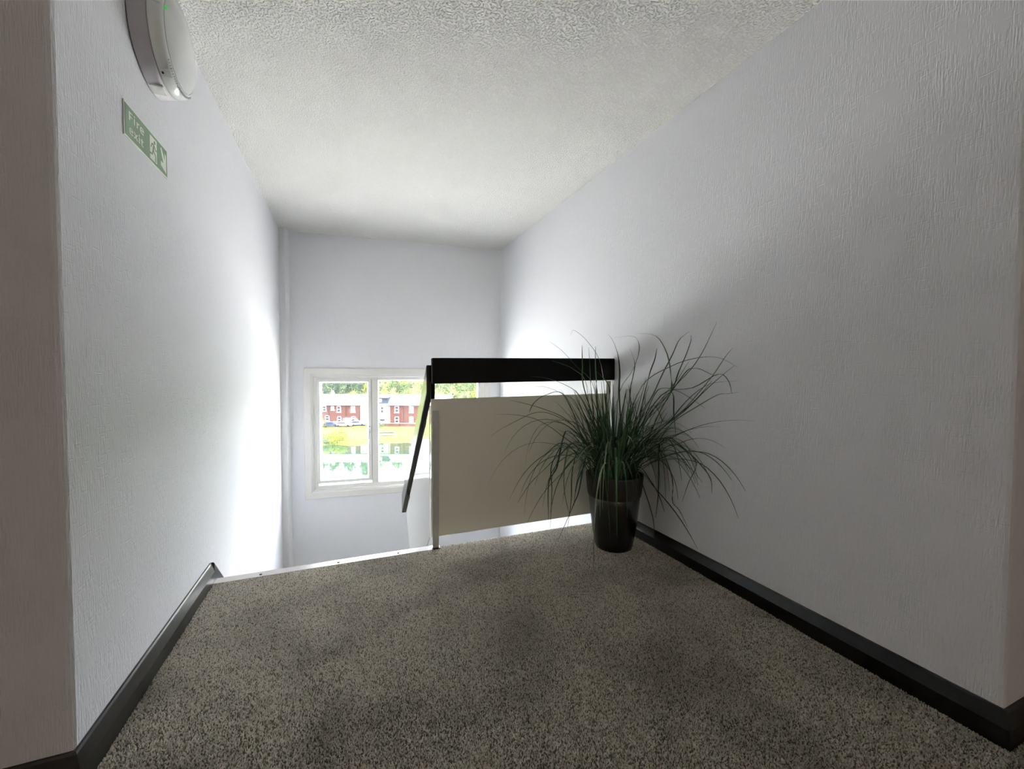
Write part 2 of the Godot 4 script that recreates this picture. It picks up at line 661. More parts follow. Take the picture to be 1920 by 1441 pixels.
# ---------------------------------------------------------------- the window
func far_window() -> void:
	var w := Node3D.new()
	w.name = "window_1"
	add_child(w)
	w.position = FAR_ORIGIN
	w.rotation.y = FAR_TURN
	w.set_meta("kind", "structure")
	w.set_meta("label", "white framed window in the far wall looking over a lake")
	var st := mb()
	ring(st, 0.122, -0.305, 2.076, 1.057, [Vector2(0, 0), Vector2(0, 0.013), Vector2(0.005, 0.018), Vector2(0.062, 0.018), Vector2(0.068, 0.013), Vector2(0.078, 0.013), Vector2(0.078, 0)])
	put("architrave", st, M.trim, w)
	st = mb()
	ring(st, 0.197, -0.232, 2.001, 0.982, [Vector2(0, -0.085), Vector2(0, 0.0), Vector2(0.012, 0.0), Vector2(0.02, -0.012), Vector2(0.05, -0.014), Vector2(0.056, -0.022), Vector2(0.056, -0.085)])
	put("window_frame", st, M.upvc, w)
	st = mb()
	prism(st, PackedVector2Array([Vector2(0.777, -0.085), Vector2(0.777, -0.022), Vector2(0.784, -0.014), Vector2(0.843, -0.014), Vector2(0.85, -0.022), Vector2(0.85, -0.085)]), Vector3(0, -0.18, 0), Vector3.RIGHT, Vector3.BACK, Vector3.UP * 1.11)
	put("mullion", st, M.upvc, w)
	st = mb()
	ring(st, 0.236, -0.155, 0.777, 0.945, [Vector2(0, -0.07), Vector2(0, -0.012), Vector2(0.004, -0.008), Vector2(0.03, -0.008), Vector2(0.044, -0.03), Vector2(0.044, -0.07)])
	var sash := put("sash", st, M.upvc, w)
	st = mb()
	span(st, Vector3(0.278, -0.113, -0.05), Vector3(0.735, 0.903, -0.046))
	put("pane", st, M.glass, sash)
	st = mb()
	ring(st, 0.276, -0.115, 0.737, 0.905, [Vector2(0, -0.046), Vector2(0, -0.04), Vector2(0.006, -0.042), Vector2(0.006, -0.046)])
	put("gasket", st, M.gasket, sash)
	st = mb()
	box(st, Vector3(0.757, 0.40, 0.0), Vector3(0.022, 0.075, 0.016), 0.005)
	tube(st, [Vector3(0.757, 0.415, 0.004), Vector3(0.757, 0.415, 0.034), Vector3(0.757, 0.405, 0.044), Vector3(0.755, 0.36, 0.046), Vector3(0.752, 0.3, 0.044)], [0.009, 0.009, 0.0095, 0.008, 0.006], 8)
	put("handle", st, M.handle, sash)
	st = mb()
	span(st, Vector3(0.845, -0.178, -0.05), Vector3(1.948, 0.928, -0.046))
	put("pane", st, M.glass, w)


# ---------------------------------------------------------------- stairs
func stairs() -> void:
	var st := mb()
	var poly := PackedVector2Array([Vector2(-2.36, -0.22)])
	var rise := 0.175
	var go := 0.212
	poly.append(Vector2(-2.375, -0.22))
	poly.append(Vector2(-2.375, -rise))
	for k in range(1, 8):
		poly.append(Vector2(-2.375 - go * k, -rise * k))
		poly.append(Vector2(-2.375 - go * k, -rise * (k + 1)))
	poly.append(Vector2(-3.95, -1.4))
	poly.append(Vector2(-3.95, -1.6))
	prism(st, poly, Vector3(-0.614, 0, 0), Vector3.BACK, Vector3.UP, Vector3.RIGHT * 1.07)
	struct("floor_stairs", st, M.carpet, "carpeted stair flight going down from the landing")
	st = mb()
	span(st, Vector3(-0.632, -1.6, -4.7), Vector3(1.648, -1.4, -3.95))
	struct("floor_half_landing", st, M.carpet)
	st = mb()
	poly = PackedVector2Array([Vector2(-3.95, -1.6), Vector2(-3.95, -1.4)])
	for k in range(0, 7):
		poly.append(Vector2(-3.86 + go * k, -1.4 - rise * k))
		poly.append(Vector2(-3.86 + go * k, -1.4 - rise * (k + 1)))
	poly.append(Vector2(-2.38, -2.625))
	poly.append(Vector2(-2.38, -2.8))
	poly.append(Vector2(-2.6, -2.8))
	prism(st, poly, Vector3(0.56, 0, 0), Vector3.BACK, Vector3.UP, Vector3.RIGHT * 1.09)
	struct("floor_lower_stairs", st, M.carpet)
	st = mb()
	span(st, Vector3(-0.632, -3.0, -4.7), Vector3(1.66, -2.8, -1.4))
	struct("floor_lower", st, M.carpet)
	st = mb()
	span(st, Vector3(-0.632, -3.0, -1.4), Vector3(1.67, -0.22, -1.2))
	struct("wall_lower", st, M.wall)
	# bright metal nosing at the top of the flight
	st = mb()
	prism(st, PackedVector2Array([Vector2(-2.328, 0.0), Vector2(-2.331, 0.005), Vector2(-2.384, 0.006), Vector2(-2.39, 0.0), Vector2(-2.39, -0.03), Vector2(-2.384, -0.03), Vector2(-2.376, 0.0)]), Vector3(-0.612, 0, 0), Vector3.BACK, Vector3.UP, Vector3.RIGHT * 1.098)
	var n := thing("stair_nosing", Vector3.ZERO)
	tag(n, "bright metal nosing strip screwed along the top stair edge", "nosing")
	put("strip", st, M.alu, n)
	for x in [-0.42, -0.06, 0.25]:
		st = mb()
		lathe(st, [Vector2(0.0068, 0.0), Vector2(0.006, 0.0016), Vector2(0.0, 0.002)], Vector3(x, 0.0056, -2.352), Vector3.UP, 12)
		put("screw", st, M.screw, n)


# ---------------------------------------------------------------- balustrades
func balustrades() -> void:
	# along the landing
	var r := thing("landing_balustrade", Vector3(1.05, 0, -2.33))
	tag(r, "landing balustrade with a black plank rail over an ivory panel", "balustrade")
	var o := -r.position
	var st := mb()
	box(st, o + Vector3(1.0515, 1.0385, -2.329), Vector3(1.229, 0.146, 0.038), 0.005, Basis(Vector3.BACK, 0.0125))
	put("handrail", st, M.black_wood, r)
	st = mb()
	prism(st, PackedVector2Array([Vector2(0.437, 0.067), Vector2(1.655, 0.072), Vector2(1.655, 0.882), Vector2(0.437, 0.869)]), o + Vector3(0, 0, -2.359), Vector3.RIGHT, Vector3.UP, Vector3.BACK * 0.007, 0.001)
	put("panel", st, M.panel, r)
	st = mb()
	span(st, o + Vector3(0.443, 0.0, -2.351), o + Vector3(0.479, 0.803, -2.341), 0.0015)
	put("post", st, M.steel, r)
	st = mb()
	span(st, o + Vector3(0.438, 0.80, -2.372), o + Vector3(0.461, 0.968, -2.36), 0.0015)
	put("rail_bracket", st, M.black_wood, r)
	st = mb()
	span(st, o + Vector3(1.622, 0.0, -2.351), o + Vector3(1.655, 0.967, -2.341), 0.0015)
	put("post", st, M.steel, r)
	for x in [0.461, 1.638]:
		st = mb()
		box(st, o + Vector3(x, 0.004, -2.338), Vector3(0.05, 0.008, 0.026), 0.002)
		put("foot_plate", st, M.black_wood, r)
	# down the stairs
	var s := thing("stair_balustrade", Vector3(0.434, -1.4, -3.2))
	tag(s, "sloping stair balustrade with a dark plank rail over a glossy white panel", "balustrade")
	o = -s.position
	var k := 0.897
	st = mb()
	var z0 := -2.374
	var z1 := -3.6
	var top := func(z: float) -> float: return 1.085 + (z + 2.35) * k
	prism(st, PackedVector2Array([Vector2(z0, top.call(z0)), Vector2(z1, top.call(z1)), Vector2(z1, top.call(z1) - 0.155), Vector2(z0, top.call(z0) - 0.155)]), o + Vector3(0.415, 0, 0), Vector3.BACK, Vector3.UP, Vector3.RIGHT * 0.038, 0.003)
	put("handrail", st, M.gloss_wood, s)
	st = mb()
	var zt := -3.44
	var dn := Vector2(0.668, -0.745) * 0.56
	var a := Vector2(-2.39, top.call(-2.39) - 0.245)
	var bq := Vector2(zt, top.call(zt) - 0.245)
	var cq := bq + dn
	prism(st, PackedVector2Array([a, bq, cq, Vector2(-2.39, cq.y + (-2.39 - cq.x) * k)]), o + Vector3(0.433, 0, 0), Vector3.BACK, Vector3.UP, Vector3.RIGHT * 0.006, 0.0008)
	put("panel", st, M.panel_gloss, s)
	for z in [-2.6, -3.36]:
		st = mb()
		box(st, o + Vector3(0.4445, top.call(z) - 0.2, z), Vector3(0.009, 0.13, 0.04), 0.0015)
		put("rail_bracket", st, M.black_wood, s)
	st = mb()
	box(st, o + Vector3(0.4447, -0.66, -3.02), Vector3(0.01, 1.5, 0.036), 0.0015)
	put("post", st, M.steel, s)


# ---------------------------------------------------------------- bulkhead lamp and sign
func wall_lamp() -> void:
	var l := thing("bulkhead_light", Vector3(-0.632, 2.175, -1.825))
	tag(l, "round white bulkhead light high on the left wall", "light")
	var st := mb()
	lathe(st, [Vector2(0.0, 0.0), Vector2(0.172, 0.0), Vector2(0.176, 0.004), Vector2(0.168, 0.046), Vector2(0.162, 0.05), Vector2(0.0, 0.05)], Vector3.ZERO, Vector3.RIGHT, 72)
	put("base", st, M.lamp_base, l)
	st = mb()
	lathe(st, [Vector2(0.165, 0.0505), Vector2(0.166, 0.056), Vector2(0.16, 0.078), Vector2(0.15, 0.086), Vector2(0.143, 0.0865), Vector2(0.1425, 0.084), Vector2(0.14, 0.084), Vector2(0.1395, 0.088), Vector2(0.12, 0.098), Vector2(0.08, 0.107), Vector2(0.04, 0.111), Vector2(0.0, 0.112)], Vector3.ZERO, Vector3.RIGHT, 72)
	var d := put("diffuser", st, M.lamp_lens, l)
	# moulded prisms round the lower rim
	for k in 26:
		var t := deg_to_rad(228.0 + k * 3.2)
		st = mb()
		var rad := Vector3(0, sin(t), -cos(t))
		box(st, Vector3(0.0845, 0, 0) + rad * 0.1515, Vector3(0.007, 0.007, 0.003), 0.001, Basis(Vector3.RIGHT, rad, Vector3.RIGHT.cross(rad)))
		put("prism_rib", st, M.lamp_lens, d)
	# clip that holds the diffuser, and its slot
	for t in [deg_to_rad(-62.0), deg_to_rad(12.0)]:
		var rad := Vector3(0, sin(t), cos(t))
		var bs := Basis(Vector3.RIGHT, rad, Vector3.RIGHT.cross(rad))
		st = mb()
		box(st, Vector3(0.07, 0, 0) + rad * 0.1625, Vector3(0.03, 0.006, 0.026), 0.002, bs)
		put("clip", st, M.lamp_lens, l)
		st = mb()
		box(st, Vector3(0.06, 0, 0) + rad * 0.1655, Vector3(0.006, 0.003, 0.008), 0.001, bs)
		put("clip_screw", st, M.screw, l)
	st = mb()
	var rl := Vector3(0, -1.0, 0.08).normalized()
	box(st, Vector3(0.026, 0, 0) + rl * 0.171, Vector3(0.04, 0.008, 0.05), 0.003, Basis(Vector3.RIGHT, rl, Vector3.RIGHT.cross(rl)))
	put("cable_cover", st, M.plain_white, l)
	# small green charge indicator
	st = mb()
	lathe(st, [Vector2(0.0, 0.008), Vector2(0.004, 0.006), Vector2(0.005, 0.0), Vector2(0.005, -0.004)], Vector3(0.0875, 0.03, 0.135), Vector3.RIGHT, 12)
	put("indicator_light", st, M.green_led, l)


# the hall's own wall lamp, far behind the camera
func hall_lamp() -> void:
	var at := Vector3(-1.5, 1.95, 6.0)
	var l := thing("hall_light", at)
	tag(l, "round opal wall lamp at the far end of the hall behind the landing", "light")
	var st := mb()
	lathe(st, [Vector2(0.0, 0.0), Vector2(0.19, 0.0), Vector2(0.19, 0.03), Vector2(0.0, 0.03)], Vector3.ZERO, Vector3.FORWARD, 40)
	put("base", st, M.plain_white, l)
	st = mb()
	lathe(st, [Vector2(0.175, 0.031), Vector2(0.17, 0.06), Vector2(0.14, 0.085), Vector2(0.08, 0.1), Vector2(0.0, 0.104)], Vector3.ZERO, Vector3.FORWARD, 40)
	var glow := plain(Color(0.95, 0.93, 0.88), 0.4)
	glow.emission_enabled = true
	glow.emission = Color(1.0, 0.9, 0.76)
	glow.emission_energy_multiplier = 1.5
	put("shade", st, glow, l)
	var o := OmniLight3D.new()
	o.name = "hall_light_glow"
	o.position = at + Vector3(0, 0, -0.32)
	o.light_color = Color(1.0, 0.91, 0.83)
	o.light_energy = 0.76
	o.light_size = 0.17
	o.omni_range = 16.0
	o.omni_attenuation = 2.0
	o.shadow_enabled = true
	add_child(o)


func sign_glyphs(st: SurfaceTool, text: String, width: float, height: float, u0: float, v0: float) -> void:
	var f := SystemFont.new()
	f.font_names = PackedStringArray(["Droid Sans"])
	f.font_weight = 700
	var tm := TextMesh.new()
	tm.text = text
	tm.font = f
	tm.font_size = 64
	tm.pixel_size = 0.01
	tm.depth = 0.02
	tm.horizontal_alignment = HORIZONTAL_ALIGNMENT_LEFT
	var a := tm.get_mesh_arrays()
	var vs: PackedVector3Array = a[Mesh.ARRAY_VERTEX]
	var idx: PackedInt32Array = a[Mesh.ARRAY_INDEX]
	var lo := Vector3.INF
	var hi := -Vector3.INF
	for p in vs:
		lo = lo.min(p)
		hi = hi.max(p)
	var put_at := func(p: Vector3) -> Vector3:
		return Vector3(0.0045 + (p.z - lo.z) * 0.02, v0 + (p.y - lo.y) / (hi.y - lo.y) * height, -(u0 + (p.x - lo.x) / (hi.x - lo.x) * width))
	for i in range(0, idx.size(), 3):
		var A: Vector3 = put_at.call(vs[idx[i]])
		var B: Vector3 = put_at.call(vs[idx[i + 1]])
		var Cc: Vector3 = put_at.call(vs[idx[i + 2]])
		var n := (B - A).cross(Cc - A)
		if n.length() < 1e-13:
			continue
		n = n.normalized()
		if absf(n.x) > 0.7:
			n = Vector3.RIGHT
		tri(st, A, B, Cc, n)


func fire_sign() -> void:
	var W := 0.322
	var Hh := 0.106
	var s := thing("fire_exit_sign", Vector3(-0.632, 1.748, -1.62))
	tag(s, "green and white fire exit sign on the left wall below the light", "sign")
	var st := mb()
	span(st, Vector3(0.0, 0, -W), Vector3(0.0035, Hh, 0), 0.0006)
	put("backing", st, M.sign_white, s)
	st = mb()
	span(st, Vector3(0.0035, 0.0055, -W + 0.0055), Vector3(0.0042, Hh - 0.0055, -0.0055))
	put("green_field", st, M.sign_green, s)
	st = mb()
	sign_glyphs(st, "Fire", W * 0.315, Hh * 0.28, W * 0.085, Hh * 0.555)
	put("lettering", st, M.sign_white, s)
	st = mb()
	sign_glyphs(st, "exit", W * 0.30, Hh * 0.27, W * 0.085, Hh * 0.17)
	put("lettering", st, M.sign_white, s)
	var U := Vector3(0, 0, -W)
	var V := Vector3(0, Hh, 0)
	var up := Vector3.RIGHT * 0.0006
	st = mb()
	prism(st, PackedVector2Array([Vector2(0.537, 0.11), Vector2(0.705, 0.11), Vector2(0.705, 0.86), Vector2(0.537, 0.86)]), Vector3(0.0042, 0, 0), U, V, up)
	put("doorway", st, M.sign_white, s)
	# running figure cut in green on the doorway
	st = mb()
	var o := Vector3(0.0047, 0, 0)
	var head := PackedVector2Array()
	for k in 14:
		head.append(Vector2(0.652 + 0.019 * cos(TAU * k / 14), 0.745 + 0.058 * sin(TAU * k / 14)))
	prism(st, head, o, U, V, up)
	for limb in [[0.632, 0.66, 0.612, 0.44, 0.026], [0.63, 0.66, 0.585, 0.63, 0.016], [0.585, 0.63, 0.563, 0.5, 0.014], [0.637, 0.63, 0.67, 0.52, 0.015], [0.67, 0.52, 0.697, 0.53, 0.014], [0.616, 0.45, 0.668, 0.34, 0.018], [0.668, 0.34, 0.672, 0.13, 0.016], [0.608, 0.45, 0.592, 0.3, 0.018], [0.592, 0.3, 0.537, 0.28, 0.016]]:
		var a := Vector2(limb[0], limb[1])
		var b := Vector2(limb[2], limb[3])
		var nrm := Vector2(-(b.y - a.y) * Hh, (b.x - a.x) * W).normalized() * float(limb[4]) * W * 0.5
		var off := Vector2(nrm.x / W, nrm.y / Hh)
		prism(st, PackedVector2Array([a - off, b - off, b + off, a + off]), o, U, V, up)
	put("running_figure", st, M.sign_green, s)
	# arrow pointing down to the right
	st = mb()
	prism(st, PackedVector2Array([Vector2(0.80, 0.82), Vector2(0.83, 0.87), Vector2(0.913, 0.53), Vector2(0.913, 0.78), Vector2(0.951, 0.74), Vector2(0.951, 0.13), Vector2(0.806, 0.25), Vector2(0.806, 0.40), Vector2(0.878, 0.39)]), Vector3(0.0042, 0, 0), U, V, up)
	put("arrow", st, M.sign_white, s)


# ---------------------------------------------------------------- the potted grass
func spline(ctrl: Array, n: int) -> Array:
	var out := []
	for i in n + 1:
		var t := float(i) / n * (ctrl.size() - 1)
		var k := mini(int(t), ctrl.size() - 2)
		var f := t - k
		var p0: Vector3 = ctrl[maxi(k - 1, 0)]
		var p1: Vector3 = ctrl[k]
		var p2: Vector3 = ctrl[k + 1]
		var p3: Vector3 = ctrl[mini(k + 2, ctrl.size() - 1)]
		out.append(p1.cubic_interpolate(p2, p0, p3, f))
	return out


var plant: Node3D
var pot_foot := Vector3(1.445, 0.0, -2.0)


func ribbon(pts: Array, wide: float) -> ArrayMesh:
	var st := mb()
	st.set_smooth_group(-1)
	var n := pts.size()
	var rows := []
	for i in n:
		var t := float(i) / (n - 1)
		var d: Vector3 = (pts[mini(i + 1, n - 1)] - pts[maxi(i - 1, 0)]).normalized()
		var side := d.cross(Vector3.UP)
		if side.length() < 0.25:
			side = d.cross((pts[n - 1] - pts[0]).cross(Vector3.UP) + Vector3(0.001, 0, 0.002)).normalized() if side.length() < 0.02 else side
		side = side.normalized()
		var lift := side.cross(d).normalized()
		var w := wide * (0.75 + 0.25 * minf(1.0, t * 5.0)) * (1.0 - pow(t, 2.6) * 0.86)
		rows.append([pts[i] - side * w, pts[i] - lift * w * 0.55, pts[i] + side * w])
	for i in n - 1:
		for k in 2:
			var q := [rows[i][k], rows[i][k + 1], rows[i + 1][k + 1], rows[i + 1][k]]
			for f in [[0, 1, 2], [0, 2, 3]]:
				var nn: Vector3 = (q[f[1]] - q[f[0]]).cross(q[f[2]] - q[f[0]])
				if nn.length() < 1e-14:
					continue
				tri(st, q[f[0]], q[f[1]], q[f[2]], nn.normalized() if nn.y > 0.0 else -nn.normalized())
	return st.commit()


func V(x: float, y: float, z: float) -> Vector3:
	return Vector3(x, y, z)


# a long blade through the given points, rooted in the pot
func blade(pts: Array) -> void:
	var a := rng.randf() * TAU
	var first: Vector3 = pts[0]
	var root := pot_foot + Vector3(cos(a) * 0.07, 0.4, sin(a) * 0.07)
	root.x += clampf(first.x - pot_foot.x, -0.06, 0.06)
	var ctrl := [root]
	if first.y - root.y > 0.12 or Vector2(first.x - root.x, first.z - root.z).length() > 0.12:
		var m := root.lerp(first, 0.5)
		m.y = maxf(m.y, lerpf(root.y, first.y, 0.62)) + (0.12 if first.y < 0.62 else 0.0)
		ctrl.append(m)
	ctrl.append_array(pts)
	one_blade(spline(ctrl, 22), rng.randf_range(0.0042, 0.0062))


func one_blade(pts: Array, wide: float) -> void:
	for i in pts.size():
		pts[i].x = minf(pts[i].x, 1.652)
		if pts[i].y < 1.12:
			pts[i].z = maxf(pts[i].z, -2.30)
		pts[i].y = maxf(pts[i].y, 0.012)
		pts[i] -= plant.position
	mesh_node("leaf", ribbon(pts, wide), M.leaf[rng.randi() % M.leaf.size()], plant)


func random_blade(phi: float, lift: float, length: float, sag: float) -> void:
	var r0 := rng.randf_range(0.0, 0.085)
	var p := pot_foot + Vector3(cos(phi) * r0, 0.4, sin(phi) * r0)
	var d := Vector3(cos(phi) * cos(lift), sin(lift), sin(phi) * cos(lift))
	var pts := [p]
	var n := 18
	for i in n:
		d = (d + Vector3.DOWN * sag / n * (0.3 + 1.7 * float(i) / n)).normalized()
		d = (d + Vector3(rng.randf_range(-1, 1), 0, rng.randf_range(-1, 1)) * 0.018).normalized()
		p += d * length / n
		pts.append(p)
	one_blade(pts, rng.randf_range(0.0040, 0.0062))


func potted_grass() -> void:
	plant = thing("potted_grass", pot_foot)
	tag(plant, "tall dark pot of long arching artificial grass in the landing corner", "plant")
	var st := mb()
	lathe(st, [Vector2(0.0, 0.0), Vector2(0.098, 0.0), Vector2(0.105, 0.006), Vector2(0.112, 0.03), Vector2(0.13, 0.14), Vector2(0.143, 0.26), Vector2(0.147, 0.306), Vector2(0.145, 0.31), Vector2(0.0, 0.31)], Vector3.ZERO, Vector3.UP, 64)
	put("pot", st, M.pot, plant)
	st = mb()
	lathe(st, [Vector2(0.14, 0.309), Vector2(0.149, 0.309), Vector2(0.152, 0.314), Vector2(0.1575, 0.345), Vector2(0.165, 0.425), Vector2(0.166, 0.432), Vector2(0.163, 0.436), Vector2(0.157, 0.434), Vector2(0.148, 0.37), Vector2(0.0, 0.37)], Vector3.ZERO, Vector3.UP, 64)
	put("pot_collar", st, M.pot_collar, plant)
	st = mb()
	lathe(st, [Vector2(0.151, 0.372), Vector2(0.1, 0.388), Vector2(0.05, 0.4), Vector2(0.0, 0.402)], Vector3.ZERO, Vector3.UP, 24)
	put("soil", st, M.soil, plant)
	for i in 104:
		random_blade(rng.randf() * TAU, rng.randf_range(1.0, 1.52), rng.randf_range(0.3, 0.62), rng.randf_range(0.1, 0.9))
	for i in 70:
		random_blade(rng.randf() * TAU, rng.randf_range(0.9, 1.42), rng.randf_range(0.34, 0.6), rng.randf_range(0.5, 1.8))
	for i in 20:
		random_blade(rng.randf_range(0.25, 2.9), rng.randf_range(0.9, 1.3), rng.randf_range(0.5, 0.85), rng.randf_range(2.4, 4.2))
	for i in 16:
		random_blade(rng.randf_range(2.2, 3.9), rng.randf_range(0.8, 1.25), rng.randf_range(0.5, 0.9), rng.randf_range(2.0, 4.5))
	for i in 16:
		random_blade(rng.randf_range(0.6, 1.7), rng.randf_range(0.7, 1.2), rng.randf_range(0.6, 0.9), rng.randf_range(0.6, 2.2))
	blade([V(1.38, 0.83, -2.00), V(1.36, 1.07, -2.02), V(1.29, 1.20, -2.05), V(1.22, 1.27, -2.09), V(1.20, 1.24, -2.10)])
	blade([V(1.45, 0.91, -1.97), V(1.46, 1.03, -1.98), V(1.46, 1.13, -2.00), V(1.44, 1.21, -2.02), V(1.42, 1.25, -2.04)])
	blade([V(1.46, 0.93, -1.97), V(1.53, 1.03, -1.96), V(1.57, 1.14, -1.95), V(1.58, 1.21, -1.97), V(1.55, 1.24, -1.99), V(1.46, 1.23, -2.04)])
	blade([V(1.64, 0.89, -1.78), V(1.64, 1.03, -1.77), V(1.64, 1.15, -1.81), V(1.64, 1.24, -1.90), V(1.60, 1.26, -2.02)])
	blade([V(1.62, 0.88, -1.90), V(1.64, 1.02, -1.83), V(1.64, 1.12, -1.76), V(1.64, 1.20, -1.71), V(1.64, 1.24, -1.64)])
	blade([V(1.64, 0.92, -1.77), V(1.64, 1.03, -1.71), V(1.64, 1.12, -1.66), V(1.64, 1.19, -1.63), V(1.64, 1.22, -1.63)])
	blade([V(1.64, 0.92, -1.77), V(1.64, 1.04, -1.63), V(1.64, 1.12, -1.56), V(1.64, 1.20, -1.51), V(1.64, 1.27, -1.47)])
	blade([V(1.64, 0.71, -1.83), V(1.64, 0.82, -1.67), V(1.64, 0.94, -1.53), V(1.64, 1.01, -1.44), V(1.64, 1.06, -1.37)])
	blade([V(1.64, 0.71, -1.83), V(1.64, 0.84, -1.66), V(1.64, 1.00, -1.50), V(1.64, 1.10, -1.42), V(1.64, 1.14, -1.38)])
	blade([V(1.58, 0.96, -1.92), V(1.64, 1.06, -1.77), V(1.64, 1.10, -1.60), V(1.64, 1.10, -1.46), V(1.64, 1.05, -1.35)])
	blade([V(1.64, 0.76, -1.74), V(1.64, 0.85, -1.59), V(1.64, 0.92, -1.46), V(1.64, 0.93, -1.40), V(1.64, 0.94, -1.34)])
	blade([V(1.64, 0.91, -1.82), V(1.64, 0.95, -1.61), V(1.64, 1.02, -1.46), V(1.64, 0.99, -1.40), V(1.64, 0.93, -1.38)])
	blade([V(1.31, 0.96, -2.03), V(1.22, 1.06, -2.06), V(1.14, 1.15, -2.09), V(1.07, 1.20, -2.11)])
	blade([V(1.27, 0.97, -2.04), V(1.20, 1.04, -2.05), V(1.13, 1.07, -2.05), V(1.06, 1.09, -2.06)])
	blade([V(1.22, 0.85, -2.06), V(1.15, 0.90, -2.09), V(1.06, 0.94, -2.13), V(0.98, 0.94, -2.16), V(0.90, 0.93, -2.19), V(0.84, 0.89, -2.21)])
	blade([V(1.14, 0.66, -2.08), V(1.08, 0.71, -2.11), V(0.99, 0.76, -2.15), V(0.88, 0.78, -2.20), V(0.79, 0.78, -2.24)])
	blade([V(1.22, 0.70, -2.06), V(1.13, 0.76, -2.06), V(1.03, 0.80, -2.06), V(0.94, 0.80, -2.05), V(0.84, 0.76, -2.05), V(0.75, 0.72, -2.05), V(0.69, 0.69, -2.03)])
	blade([V(1.17, 0.75, -2.08), V(1.05, 0.81, -2.10), V(0.92, 0.85, -2.13), V(0.83, 0.87, -2.14)])
	blade([V(1.15, 0.90, -2.09), V(1.04, 0.90, -2.08), V(0.95, 0.86, -2.05), V(0.90, 0.81, -2.01)])
	blade([V(1.24, 0.89, -2.06), V(1.18, 0.95, -2.11), V(1.09, 0.99, -2.18), V(1.01, 1.00, -2.24)])
	blade([V(1.14, 0.62, -2.08), V(1.05, 0.56, -2.10), V(0.97, 0.50, -2.12), V(0.90, 0.42, -2.13), V(0.84, 0.31, -2.14)])
	blade([V(1.15, 0.57, -2.08), V(1.03, 0.49, -2.06), V(0.92, 0.42, -2.03), V(0.83, 0.33, -2.00)])
	blade([V(1.22, 0.54, -2.05), V(1.14, 0.45, -2.07), V(1.05, 0.36, -2.09), V(0.98, 0.26, -2.10), V(0.93, 0.17, -2.10)])
	blade([V(1.17, 0.69, -2.07), V(1.11, 0.61, -2.04), V(1.04, 0.50, -2.02), V(1.02, 0.38, -1.97), V(0.99, 0.20, -1.93)])
	blade([V(1.26, 0.51, -2.03), V(1.22, 0.35, -2.02), V(1.18, 0.28, -2.01), V(1.13, 0.18, -2.01), V(1.08, 0.10, -2.00)])
	blade([V(1.15, 0.62, -2.08), V(1.08, 0.49, -2.03), V(1.01, 0.42, -1.99), V(0.98, 0.24, -1.93)])
	blade([V(1.19, 0.62, -2.06), V(1.12, 0.51, -2.01), V(1.08, 0.38, -1.94), V(1.07, 0.27, -1.86)])
	blade([V(1.23, 0.58, -2.05), V(1.19, 0.44, -2.05), V(1.18, 0.29, -2.04), V(1.15, 0.13, -2.03)])
	blade([V(1.39, 0.65, -1.90), V(1.34, 0.55, -1.81), V(1.29, 0.48, -1.72)])
	blade([V(1.42, 0.67, -1.89), V(1.39, 0.68, -1.79), V(1.35, 0.65, -1.70)])
	blade([V(1.35, 0.60, -1.92), V(1.27, 0.58, -1.87), V(1.20, 0.51, -1.82), V(1.15, 0.42, -1.77)])
	blade([V(1.34, 0.59, -1.92), V(1.27, 0.51, -1.87), V(1.22, 0.40, -1.81), V(1.18, 0.29, -1.75)])
	blade([V(1.31, 0.61, -1.93), V(1.28, 0.52, -1.87), V(1.26, 0.36, -1.80), V(1.23, 0.18, -1.73)])
	blade([V(1.41, 0.57, -1.89), V(1.40, 0.53, -1.82), V(1.38, 0.47, -1.75), V(1.34, 0.40, -1.69)])
	blade([V(1.40, 0.61, -1.90), V(1.41, 0.57, -1.82), V(1.40, 0.53, -1.75), V(1.36, 0.48, -1.69)])
	blade([V(1.47, 0.75, -1.87), V(1.46, 0.71, -1.80), V(1.44, 0.62, -1.73), V(1.42, 0.54, -1.67)])
	blade([V(1.41, 0.61, -1.89), V(1.44, 0.65, -1.81), V(1.46, 0.67, -1.73), V(1.48, 0.69, -1.65)])
	blade([V(1.31, 0.78, -1.93), V(1.23, 0.68, -1.89), V(1.14, 0.58, -1.85), V(1.08, 0.53, -1.80)])
	blade([V(1.34, 0.81, -1.92), V(1.28, 0.75, -1.88), V(1.24, 0.67, -1.82), V(1.15, 0.55, -1.78)])
	blade([V(1.55, 0.47, -1.91), V(1.62, 0.38, -1.88), V(1.64, 0.29, -1.75), V(1.64, 0.21, -1.64), V(1.64, 0.13, -1.56)])
	blade([V(1.64, 0.62, -1.85), V(1.64, 0.67, -1.78), V(1.64, 0.63, -1.67), V(1.64, 0.57, -1.56), V(1.64, 0.51, -1.49), V(1.64, 0.44, -1.48)])
	blade([V(1.64, 0.65, -1.80), V(1.64, 0.63, -1.69), V(1.64, 0.57, -1.58), V(1.64, 0.45, -1.63), V(1.64, 0.34, -1.67)])
	blade([V(1.64, 0.59, -1.84), V(1.64, 0.52, -1.78), V(1.64, 0.43, -1.74), V(1.64, 0.32, -1.74), V(1.64, 0.29, -1.69), V(1.64, 0.22, -1.63)])
	blade([V(1.55, 0.48, -1.92), V(1.57, 0.42, -1.84), V(1.57, 0.36, -1.77), V(1.56, 0.28, -1.71)])
	blade([V(1.55, 0.44, -1.91), V(1.54, 0.38, -1.86), V(1.54, 0.30, -1.81), V(1.53, 0.22, -1.76), V(1.50, 0.16, -1.72)])
	blade([V(1.64, 0.62, -1.86), V(1.61, 0.56, -1.82), V(1.56, 0.38, -1.76), V(1.50, 0.26, -1.71)])
	blade([V(1.64, 0.92, -1.77), V(1.64, 0.79, -1.74), V(1.64, 0.67, -1.72)])
